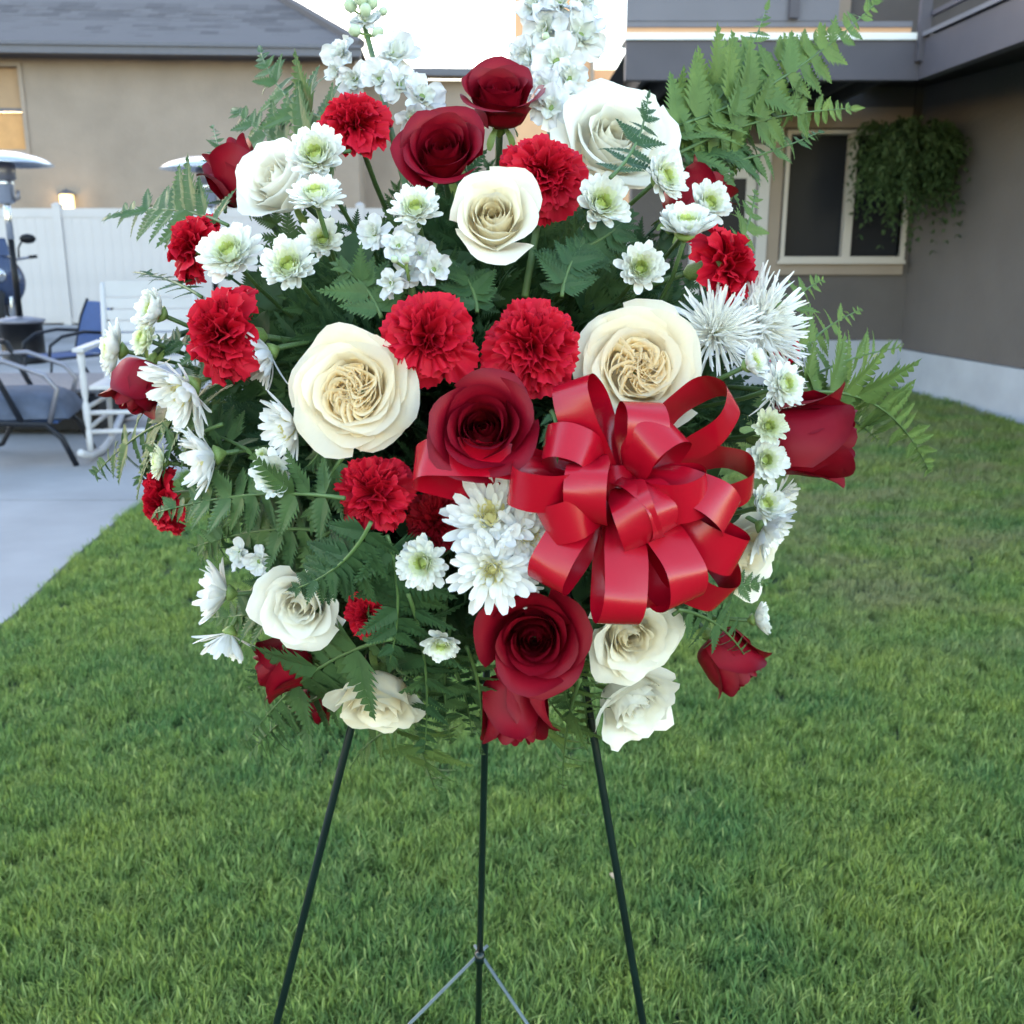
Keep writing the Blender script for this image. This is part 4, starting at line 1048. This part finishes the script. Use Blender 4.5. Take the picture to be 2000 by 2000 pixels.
foam = thing('foam_holder', 'dark green foam block in a cage behind the flowers', 'flower holder', Matrix.Translation(HUB))
V = []
for i in range(13):
    for j in range(9):
        a, b = 2*math.pi*i/12, math.pi*j/8
        V.append((.085*math.copysign(abs(math.cos(a)*math.sin(b))**.6, math.cos(a)*math.sin(b)), .035*math.cos(b), .11*math.copysign(abs(math.sin(a)*math.sin(b))**.6, math.sin(a)*math.sin(b))))
obj('foam', mesh('foam', V, gfaces(13, 9), plain('floral_foam', (.015, .035, .02), .95, var=.3, scale=60)), foam)
mb = MB()
for k in range(5): mb.tube([(-.088, -.037, -.1+.05*k), (.088, -.037, -.1+.05*k)], .002, 5)
for k in range(4): mb.tube([(-.075+.05*k, -.038, -.112), (-.075+.05*k, -.038, .112)], .002, 5)
mb.obj('cage', M['easel'], foam)

# ================================================================== THE FLOWERS
RR = 'deep red roses in the arrangement'
for i, a in enumerate([
    (945, 185, 92, (.05, .62, .80), .46, 0, 'topmost dark red rose, standing against the white sky'),
    (835, 288, 96, (-.02, .30, .95), .60, -.02, 'dark red rose just above the round white rose'),
    (445, 320, 66, (-.50, .80, .25), .22, .02, 'dark red rosebud at upper left behind a white rose'),
    (1318, 366, 78, (.62, .75, .25), .30, .045, 'dark red rose half hidden behind two white mums at upper right'),
    (912, 808, 112, (-.02, .16, 1), .62, -.03, 'large dark red rose in the middle, above the bow'),
    (260, 735, 68, (-.35, -.95, .25), .22, .0, 'dark red rosebud hanging at the left edge below white mums'),
    (1008, 1205, 112, (-.05, -.10, .95), .62, -.02, 'dark red rose under the bow, above a hanging rosebud'),
    (968, 1345, 86, (.02, -1, .22), .16, .0, 'dark red rosebud hanging straight down at the bottom'),
    (1540, 828, 110, (1, -.02, .25), .24, -.02, 'big red rosebud pointing right over the lawn'),
    (1380, 1250, 72, (.62, -.75, .25), .28, .0, 'dark red rosebud hanging at lower right below a fern'),
    (530, 1255, 70, (-.95, -.20, .2), .38, .03, 'dark red rose at lower left under a cream rose'),
    (596, 1330, 48, (-.4, -.9, .2), .22, .05, 'dark red rosebud at lower left mostly behind fern')]):
    x, y, Rp, d, op, dd, lab = a
    bud = op < .45
    rose('red_rose', 'rose', RR, x, y, Rp, d, op, dd, lab, M['red_rose'], 100+i, N=16 if bud else 24, ruffle=.02, point=.10 if not bud else .05, tall=1.45 if bud else .85, wide=1.0)
WR = 'white and cream roses in the arrangement'
for i, a in enumerate([
    (520, 342, 98, (-.50, .25, .85), .55, .0, 'white rose at upper left with two mums against it', 'white_rose', .04, (0, .6)),
    (930, 410, 100, (.0, .12, 1), .52, -.03, 'round white rose in the upper middle below red roses', 'cream_rose', .03, (.1, .9)),
    (1160, 262, 142, (.18, .25, .95), .95, .015, 'wide open white rose at upper right with a fern across it', 'white_rose', .05, (0, .7)),
    (565, 1140, 98, (-.15, -.30, .9), .70, -.01, 'white rose at lower left below the drooping fern', 'white_rose', .05, (0, .6)),
    (712, 1322, 102, (-.05, -.80, .60), .50, .0, 'cream rose hanging at the bottom left beside an easel leg', 'cream_rose', .04, (.2, .6)),
    (1190, 1200, 102, (.12, -.22, .95), .68, .0, 'cream rose right under the bow, upper of two', 'cream_rose', .06, (0, .6)),
    (1195, 1325, 108, (.36, -.55, .75), .66, .02, 'pale greenish white rose below another, lower right', 'white_rose', .08, (.1, .4)),
    (1402, 1050, 90, (.62, -.25, .75), .55, .03, 'cream rose half hidden at the right of the bow', 'cream_rose', .05, (0, .6))]):
    x, y, Rp, d, op, dd, lab, mt, rf_, wm = a
    rose('white_rose', 'rose', WR, x, y, Rp, d, op, dd, lab, M[mt], 200+i, N=22, ruffle=rf_*1.5, point=.03, warm=wm, tall=.60 if op > .9 else .8)
garden_rose(668, 738, 140, (-.02, -.03, 1), -.02, 'cream garden rose with folded peach heart, left of centre', 307)
garden_rose(1205, 695, 146, (.08, .02, 1), .0, 'cream garden rose with folded peach heart, behind top of bow', 302)
for i, a in enumerate([
    (665, 217, 80, (-.12, .50, .88), .0, 'red carnation at the top left below a white flower spike'),
    (1035, 312, 92, (.20, .22, .95), -.01, 'red carnation at the top between two white roses'),
    (347, 462, 76, (-.82, .25, .55), .0, 'red carnation at far left with a fern tip above it'),
    (398, 632, 102, (-.68, -.08, .62), -.02, 'tall red carnation at left with green calyx showing'),
    (805, 632, 100, (-.04, .06, 1), -.02, 'red carnation in the middle, left of a matching pair'),
    (1005, 648, 104, (.04, .0, 1), -.02, 'red carnation in the middle, right of a matching pair'),
    (697, 930, 84, (-.18, .0, .95), -.02, 'red carnation left of the bow below the peach rose'),
    (818, 985, 66, (-.1, -.1, 1), .02, 'dark red carnation in shade left of the white daisies', 'carnation_dark'),
    (1394, 497, 92, (.93, .10, .36), -.015, 'red carnation at the right edge against the window'),
    (290, 950, 74, (-.95, -.20, .30), .0, 'red carnation at the lower left edge with a fern across it'),
    (690, 1165, 52, (-.2, -.1, .95), -.005, 'small red carnation at lower left behind fern leaves'),
    (1492, 662, 44, (.9, .0, .45), .03, 'red carnation peeping out behind the spider mums')]):
    carnation(*a[:6], seed=400+i, mat=a[6] if len(a) > 6 else 'carnation')
for a in [
    (598, 298, 56, (-.05, .25, .95), -.05, 'white button mum resting on the upper left white rose, upper one'),
    (597, 374, 50, (.0, .62, .75), -.06, 'white button mum resting on the upper left white rose, lower one'),
    (785, 398, 46, (-.05, .35, .95), -.03, 'white button mum left of the round white rose'),
    (1133, 388, 56, (.25, .10, .95), -.02, 'white button mum right of the upper red carnation'),
    (1247, 338, 50, (.55, .15, .8), -.045, 'white button mum in front of the wide open white rose'),
    (1335, 388, 44, (.25, .20, .95), -.02, 'white button mum nearest the red rose at upper right'),
    (1293, 433, 56, (.0, .70, .70), -.03, 'white button mum seen from the side at upper right, lower of two'),
    (1208, 508, 48, (.05, .05, 1), -.01, 'white button mum above the right garden rose'),
    (437, 482, 58, (-.15, .35, .9), -.02, 'white button mum beside the far left red carnation'),
    (548, 506, 56, (-.1, .25, .95), -.02, 'white button mum below the upper left white rose'),
    (609, 455, 40, (.1, .1, .95), .0, 'small white button mum tucked under the upper left white rose'),
    (297, 590, 46, (-.65, .25, .65), .0, 'white button mum at far left beside a carnation, near the rocking chair'),
    (220, 660, 48, (-.85, .10, .5), .0, 'leftmost white button mum, over the rocking chair'),
    (523, 898, 46, (-.25, .0, .95), -.02, 'white button mum with yellow eye left of the lower red carnation'),
    (800, 1062, 48, (-.30, -.05, .9), -.03, 'white button mum left of the white daisies under the bow'),
    (833, 1210, 38, (.0, -.55, .80), -.02, 'small white button mum beside the lower dark red rose'),
    (1414, 688, 38, (.65, .30, .65), -.05, 'white button mum just below the spider mums'),
    (1477, 727, 42, (.45, .15, .85), -.06, 'white button mum above the big red rosebud at right'),
    (1442, 868, 40, (.20, .0, .95), -.02, 'white button mum touching the big red rosebud at right'),
    (1440, 953, 42, (.30, .25, .9), -.02, 'white button mum right of the bow, above the hidden cream rose'),
    (1427, 1168, 36, (.95, .15, .25), .0, 'white button mum seen from the side at lower right'),
    (985, 1112, 34, (.25, -.6, .8), .01, 'small white button mum under the white daisies')]:
    button_mum(*a)
for a in [
    (275, 640, 32, (-.55, .2, .7), -.01, 'small green button mum at far left between two white ones'),
    (305, 872, 34, (-.85, .10, .45), .0, 'small green button mum above the lower left carnation'),
    (1449, 805, 34, (.1, .15, .95), -.03, 'green button mum right of the bow above a white one'),
    (895, 1003, 36, (-.3, .1, .9), .02, 'green eyed button mum between the white daisies and the dark carnation'),
    (497, 860, 16, (-.3, .3, .9), -.01, 'tiny green mum bud above the yellow eyed mum')]:
    button_mum(*a, green=1)
for a in [
    (348, 735, 84, (-.60, -.55, .55), -.02, 'white daisy mum at left below the tall red carnation', 72),
    (392, 862, 78, (-.90, -.25, .40), -.01, 'white daisy mum in profile at left, above the long fern', 68),
    (548, 806, 72, (-.80, -.20, .5), -.01, 'white daisy mum left of the peach garden rose', 70),
    (500, 668, 68, (-.75, -.45, .4), .02, 'white daisy mum seen from behind beside the tall red carnation', 72),
    (925, 975, 88, (-.10, .45, .85), -.022, 'upper white daisy mum in the cluster left of the bow', 88),
    (995, 1012, 66, (.30, .10, .95), -.032, 'right white daisy mum in the cluster left of the bow', 86),
    (928, 1075, 82, (-.08, -.15, 1), -.045, 'lower white daisy mum in the cluster left of the bow', 88),
    (418, 1118, 66, (-.95, .10, .25), .0, 'white daisy mum in profile at lower left edge, upper of two', 62),
    (430, 1205, 58, (-.25, -.95, .20), .0, 'white daisy mum hanging downwards at lower left edge', 62),
    (1448, 1000, 62, (.70, -.55, .40), .0, 'white daisy mum at right below the button mums', 72),
    (1468, 945, 52, (.80, -.35, .45), .02, 'white daisy mum at right under the big red rosebud', 74)]:
    daisy(*a[:6], cup=a[6])
for a in [
    (1352, 622, 82, (.10, .20, .95), .0, 'white spider mum beside the right garden rose', 125),
    (1445, 610, 98, (.62, .20, .75), .0, 'large white spider mum at the right edge below a carnation', 145),
    (1468, 742, 55, (.60, -.30, .7), .015, 'lower white spider mum mostly behind a button mum', 60)]:
    spider_mum(*a[:6], N=a[6])
stock('white stock spike with green buds at the top left', [(678, -8, .03), (690, 60, .03), (712, 140, .03), (735, 240, .05), (800, 480, .05)],
      [(648, 105, 36, (-.6, .1, .8), .02), (672, 150, 34, (-.3, -.3, .9), .02), (742, 108, 46, (.4, .2, .9), .02), (715, 150, 34, (.2, 0, 1), .0), (752, 160, 34, (.5, -.2, .8), .01), (690, 42, 28, (0, .6, .7), .02), (795, 185, 40, (.35, .15, .9), .02), (775, 222, 32, (.3, -.4, .8), .03), (640, 135, 28, (-.7, -.2, .6), .03)],
      [(662, 12, 12, (-.5, .5, .6), .02), (680, -2, 13, (.1, .9, .4), .01), (700, 6, 12, (.5, .6, .6), .02), (690, 20, 11, (0, .3, .9), .01), (722, 22, 8, (.8, .6, .2), .02), (670, 58, 11, (-.6, .1, .8), .01), (712, 62, 11, (.6, .1, .8), .01)])
stock('tall white stock spike at the top against the sky', [(1060, -20, .03), (1055, 80, .03), (1045, 180, .03), (1030, 330, .05), (990, 560, .05)],
      [(1010, 15, 42, (-.4, .2, .9), .01), (1055, 12, 40, (.0, .3, .9), .0), (1098, 8, 34, (.5, .3, .8), .02), (1030, 58, 44, (-.2, 0, 1), .0), (1092, 70, 50, (.5, .0, .85), .0), (1000, 108, 40, (-.6, 0, .8), .02), (1050, 118, 46, (.0, 0, 1), -.01), (1072, 150, 40, (.3, -.2, .9), .0), (1028, 170, 36, (-.3, -.2, .9), .01), (1040, 205, 40, (.0, -.1, 1), .0), (1075, 192, 34, (.4, -.2, .9), .01), (980, 100, 26, (-.8, .1, .5), .02)],
      [(1040, 92, 8, (0, .8, .6), -.03), (1030, 70, 7, (-.1, .8, .6), -.03)])
stock('short white stock spike between the peach rose and the round white rose', [(772, 470, 0), (775, 540, .01), (790, 620, .04)],
      [(708, 442, 34, (-.3, .2, .95), -.01), (752, 466, 32, (.1, .2, .95), -.02), (790, 480, 30, (.2, .1, .95), .0), (818, 510, 34, (.3, .1, .95), -.01), (770, 512, 30, (0, -.1, 1), .0), (740, 534, 30, (-.35, -.1, .95), -.01), (775, 445, 28, (0, .4, .9), .0)], [(765, 490, 8, (0, .5, .8), -.03), (745, 490, 7, (-.3, .4, .8), -.03)])
stock('faded white stock sprig at left above the lower white rose', [(455, 1045, .0), (520, 1060, .02), (640, 1000, .05)],
      [(455, 1045, 32, (-.6, 0, .8), .0), (490, 1058, 28, (-.2, -.2, .9), .0)], ())

# ================================================================== FERNS IN VIEW
G = [
 ('broad feathery fern at top left against the tan house', (660, 285, .02), (448, 212, .03), -28, 120, 14, 'mid', .05, .1),
 ('fern at top left arching over beside the white flower spike', (650, 230, .02), (492, 98, .03), -34, 90, 13, 'mid', -.2, .1),
 ('fern tip pointing left over the white fence', (430, 425, .0), (204, 410, .0), 22, 92, 12, 'mid', .2, 0),
 ('small dark fern tip left between two red carnations', (380, 560, .0), (256, 514, .0), 8, 48, 9, 'dark', .9, 0),
 ('upright fern leaf beside the upper left rosebud', (425, 400, .03), (402, 240, .03), 6, 50, 9, 'mid', .2, 0),
 ('fern spreading left over the patio chairs', (400, 775, .0), (180, 895, .0), 26, 125, 12, 'mid', .3, .3),
 ('fern at left drooping over the rocking chair', (420, 800, .0), (262, 905, .0), 12, 70, 10, 'mid', -.3, .2),
 ('long fern at left reaching over the lawn edge', (650, 940, -.04), (292, 968, -.04), 20, 98, 14, 'mid', .1, .15),
 ('fern drooping left of the lower white rose', (700, 985, -.045), (560, 1110, -.05), -20, 95, 12, 'dark', .1, .2),
 ('dark fern hanging down in front of the small carnation', (730, 1010, -.035), (735, 1250, -.035), -18, 105, 13, 'dark', -.1, .2),
 ('dark fern hanging down beside the bottom cream rose', (770, 1120, -.03), (800, 1420, -.02), -18, 95, 14, 'dark', .2, .2),
 ('dark fern sweeping to the lower left corner', (740, 1205, -.035), (465, 1400, -.01), 34, 150, 13, 'mid', .1, .2),
 ('pale fern hanging lowest at bottom left', (640, 1300, .03), (470, 1425, .03), 16, 95, 11, 'mid', .6, .3),
 ('curled pale fern tip on the left easel leg', (760, 1370, .02), (660, 1450, .0), 14, 52, 10, 'light', .8, .3),
 ('yellow green fern hanging under the bottom cream rose', (790, 1360, .03), (822, 1490, .03), 6, 100, 9, 'light', .4, .3),
 ('fern hanging left of the bottom rosebud', (880, 1220, .0), (905, 1420, .0), -14, 70, 12, 'mid', .7, .3),
 ('fern hanging right of the bottom rosebud', (1095, 1280, .01), (1062, 1488, .02), 10, 85, 11, 'light', .5, .3),
 ('second fern hanging by the right easel leg', (1080, 1230, .02), (1110, 1400, .03), -6, 60, 9, 'light', .5, .3),
 ('big pale fern reaching to the top right corner', (1230, 250, .02), (1650, 8, .03), 34, 110, 15, 'light', .25, .1),
 ('pale fern at top right in front of the deck beam', (1250, 280, .02), (1445, 20, .03), 30, 85, 13, 'light', -.4, .1),
 ('pale fern pointing right at the house window', (1280, 290, .02), (1604, 205, .03), -20, 98, 14, 'light', .3, .15),
 ('pale fern below the others at upper right', (1270, 320, .02), (1545, 250, .03), 14, 80, 12, 'mid', -.3, .2),
 ('pale fern drooping over the white door', (1290, 330, .03), (1425, 305, .03), -20, 60, 10, 'mid', .5, .3),
 ('fern sprig lying across the wide open white rose', (1152, 335, -.06), (1222, 185, -.06), 16, 62, 9, 'dark', .15, 0),
 ('thin fern spike behind the right edge carnation', (1390, 470, .03), (1425, 360, .03), 6, 44, 9, 'light', .5, .1),
 ('fern behind the large spider mum at right', (1470, 620, .02), (1552, 528, .03), -14, 62, 9, 'light', .1, .1),
 ('pale fern at right in front of the foundation', (1490, 700, .02), (1622, 585, .03), -16, 70, 9, 'light', .1, .1),
 ('long arching fern at far right over the lawn', (1500, 745, .02), (1752, 888, .03), -58, 108, 13, 'light', .25, .15),
 ('fern at far right above the arching one', (1500, 730, .02), (1700, 655, .03), -12, 80, 10, 'light', .5, .1),
 ('fern under the big red rosebud at right', (1530, 770, .03), (1655, 830, .03), -14, 60, 9, 'light', .5, .2),
 ('small fern at lower right above the hanging rosebud', (1270, 1160, -.02), (1450, 1098, -.01), -14, 62, 11, 'mid', .3, .2),
 ('fern drooping over the lower right rosebud', (1280, 1150, -.035), (1415, 1255, -.045), -22, 66, 10, 'mid', .1, .2),
 ('small fern sprig left of the bow loops', (1040, 775, -.03), (1052, 858, -.05), -6, 42, 5, 'dark', .2, .2),
 ('fern sprig above the left garden rose', (720, 600, .0), (640, 500, -.02), 12, 78, 8, 'mid', .1, .2),
 ('dark fern beside the lower left carnation', (650, 860, -.01), (590, 985, -.02), 10, 70, 9, 'mid', .3, .2),
 ('fern leaf beside the left garden rose', (620, 800, .0), (580, 880, -.01), -8, 50, 8, 'mid', .8, .2),
 ('broad pale fern behind the top right one, before the deck beam', (1240, 230, .03), (1560, 60, .045), 10, 100, 14, 'light', .5, .1),
 ('pale fern crossing behind others at upper right', (1260, 300, .03), (1500, 140, .045), 24, 100, 13, 'mid', -.2, .1),
 ('dark fern under the wide open white rose', (1090, 470, .01), (1190, 400, .0), 10, 70, 9, 'dark', .2, .2),
 ('fern hanging between bottom cream rose and bottom rosebud', (850, 1180, .01), (850, 1400, .01), 12, 85, 13, 'mid', -.2, .3),
 ('second fern between bottom cream rose and bottom rosebud', (840, 1230, .03), (890, 1385, .04), -10, 80, 11, 'dark', .3, .3),
 ('fern under the upper of two cream roses near the easel leg', (1070, 1190, .02), (1085, 1360, .03), 16, 80, 11, 'mid', .2, .3),
 ('fern between the daisy mums and the lower white rose', (640, 990, .01), (470, 1060, .01), -14, 85, 11, 'mid', .2, .2),
 ('fern spreading left above the faded stock sprig', (600, 1000, .0), (360, 1035, .01), 14, 90, 12, 'mid', -.1, .2),
 ('fern at left behind the two lower daisy mums', (600, 1120, .02), (395, 1165, .03), -12, 80, 11, 'mid', .3, .2),
 ('fern between two rosebuds at lower left', (640, 1200, .02), (470, 1300, .03), 14, 80, 11, 'mid', -.3, .2),
 ('dark fern left of the tall red carnation', (430, 700, .02), (300, 640, .03), 14, 80, 10, 'dark', .2, .2),
 ('fern behind the left daisy mums', (470, 850, .02), (300, 800, .03), 10, 85, 11, 'mid', .2, .2),
 ('dark fern above the pair of red carnations', (900, 590, .01), (860, 500, .01), 10, 70, 9, 'dark', .2, .2),
 ('fern right of the round white rose', (1060, 560, .01), (1100, 460, .0), -8, 75, 9, 'dark', .2, .2),
 ('yellowish fern at left under the hanging daisy mum', (440, 980, .02), (380, 1060, .03), 8, 50, 9, 'mid', .8, .2),
]
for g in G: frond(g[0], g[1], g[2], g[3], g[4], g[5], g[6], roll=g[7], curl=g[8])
# foliage packed between the stems
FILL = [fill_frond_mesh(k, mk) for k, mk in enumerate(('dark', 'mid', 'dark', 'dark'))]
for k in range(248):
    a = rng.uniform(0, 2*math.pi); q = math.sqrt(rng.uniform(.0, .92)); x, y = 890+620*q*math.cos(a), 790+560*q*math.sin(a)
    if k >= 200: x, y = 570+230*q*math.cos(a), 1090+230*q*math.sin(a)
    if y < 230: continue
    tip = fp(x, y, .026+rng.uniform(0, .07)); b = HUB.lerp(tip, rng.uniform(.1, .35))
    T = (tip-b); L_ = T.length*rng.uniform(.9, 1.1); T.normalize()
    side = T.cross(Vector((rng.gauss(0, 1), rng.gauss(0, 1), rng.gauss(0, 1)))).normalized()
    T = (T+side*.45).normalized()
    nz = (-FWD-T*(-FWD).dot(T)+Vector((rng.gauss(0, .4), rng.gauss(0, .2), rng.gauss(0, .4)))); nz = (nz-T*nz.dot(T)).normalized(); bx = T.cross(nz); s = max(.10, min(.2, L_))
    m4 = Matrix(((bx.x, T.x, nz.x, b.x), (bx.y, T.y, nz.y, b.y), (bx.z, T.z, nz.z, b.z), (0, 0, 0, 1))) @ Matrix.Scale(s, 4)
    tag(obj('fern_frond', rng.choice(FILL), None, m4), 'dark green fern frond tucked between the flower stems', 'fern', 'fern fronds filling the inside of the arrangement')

# ================================================================== RIBBON BOW
def satin():
    m, nt, b, o = newmat('red_satin_ribbon'); uv = coord(nt, 'UV')
    th = noise(nt, 1, 2, mapping(nt, uv, (4, 260, 1)))
    nt.links.new(mixc(nt, th, (.34, .002, .012), (.41, .003, .017)), b.inputs['Base Color'])
    setin(b, Roughness=.23, Specular_IOR_Level=.48, Anisotropic=.6)
    tg = nt.nodes.new('ShaderNodeTangent'); tg.direction_type = 'UV_MAP'; nt.links.new(tg.outputs[0], b.inputs['Tangent'])
    bump(nt, b, th, .08, .0004); return m
M['ribbon'] = satin()
BC = at(1165*K, 925*K, .665)
bow = thing('ribbon_bow', 'shiny red satin ribbon bow with many loops, right of centre', 'bow', Matrix.Translation(BC))
TW = random.Random(3)
def loop(angle, c, Lpx, roll, fat=.42, start=(0, 0, 0), wpx=76, n=44, flat=0., tilt=0.):
    """one ribbon loop leaving the knot towards `angle` in the picture (c: towards us), turned about its own axis by roll"""
    a = R_(angle); u = cdir(math.cos(a), math.sin(a), c); k = K*.665/2000; Lm = Lpx*k*.94; rp = TW.uniform(0, 6); wd = wpx*k/2
    v = (-FWD-u*(-FWD).dot(u)).normalized(); v = Quaternion(u, R_(roll)) @ v; wx = u.cross(v)
    s = np.linspace(0.02, .98, n); P = BC+RGT*start[0]*k+UPV*start[1]*k-FWD*start[2]*k
    X = Lm*(1-np.cos(2*np.pi*s))/2; X = Lm*(X/Lm)**.72; Yv = Lm*fat*np.sin(2*np.pi*s)*(.45+.55*np.sin(np.pi*s))
    V = []; UV = []; t1, t2 = TW.uniform(-.35, .35), TW.uniform(-.25, .25)
    for i in range(n):
        wq = Quaternion(u, t1*(s[i]-.5)*2+t2*math.sin(math.pi*s[i])) @ wx
        for j, e in enumerate((-1, -.66, -.33, 0, .33, .66, 1)):
            pinch = .58+.42*min(1, X[i]/(Lm*.45))
            p = P+u*float(X[i])+v*float(Yv[i]+.03*Lm*(1-e*e)*flat)+wq*float(e*wd*pinch+tilt*Lm*math.sin(math.pi*s[i]))
            near = max(0, 1-X[i]/(Lm*.55)); p = p+v*float(Lm*.05*near*math.sin(e*4.5+rp))+v*float(Lm*.012*math.sin(5*s[i]*6.28+rp+e))
            V.append(p-BC); UV.append((i/(n-1), e*.5+.5))
    obj('loop', mesh('loop', [tuple(q) for q in V], gfaces(n, 7), M['ribbon'], UV), bow)
for a in [
    # angle, towards, length, roll, fat, start(px right, px up, px nearer), tilt
    (174, .10, 400, 26, .17, (-10, 8, -14)),
    (187, .50, 225, -22, .32, (-10, 26, 2)),
    (113, .25, 205, -24, .34, (-15, 30, -8)),
    (84, .50, 150, 12, .40, (28, 30, 8)),
    (40, .10, 262, 48, .27, (25, 30, -36)),
    (4, .15, 245, 46, .28, (28, 12, -22)),
    (-24, .42, 230, -22, .28, (15, 30, 4)),
    (-124, .30, 225, 20, .30, (-25, -5, -2)),
    (-92, .38, 252, -8, .30, (0, -20, 8)),
    (-62, .42, 250, -24, .30, (12, -10, 4)),
    (-44, .15, 285, 48, .24, (15, -15, -26)),
    (-80, .20, 235, 36, .26, (10, -10, -26)),
    (-104, .95, 150, 16, .44, (-45, 60, 24)),
    (-44, .85, 165, -26, .36, (-5, 20, 22)),
    (58, .75, 150, -30, .40, (25, 15, 10)), (-8, .80, 170, 28, .38, (20, 5, 14)), (-148, .75, 165, -18, .38, (-25, 0, 6)),
    (146, .70, 150, 24, .40, (-30, 25, 8)), (-78, 1.1, 150, 10, .42, (10, 10, 26)), (-30, .30, 265, 20, .24, (15, -5, -20))]:
    loop(*a[:5], start=a[5])
MB().tube([(0, 0, -.016), (0, -.004, 0), (0, 0, .016)], [.012, .014, .012], 12).obj('knot', M['ribbon'], bow, True)

# small dry leaf on the lawn
dl = gz(1213, 1722, .055)
dry = obj('dry_leaf', rp_mesh('dry_leaf', plain('dry_leaf_tan', (.42, .30, .19), .7, var=.2, scale=40), .16, .8, .5, 5, 7), None, Matrix.Translation(dl) @ Matrix.Rotation(R_(30), 4, 'Z') @ Matrix.Rotation(R_(-25), 4, 'X') @ Matrix.Scale(.035, 4))
tag(dry, 'small tan dry leaf on the grass beside the right easel leg', 'leaf')
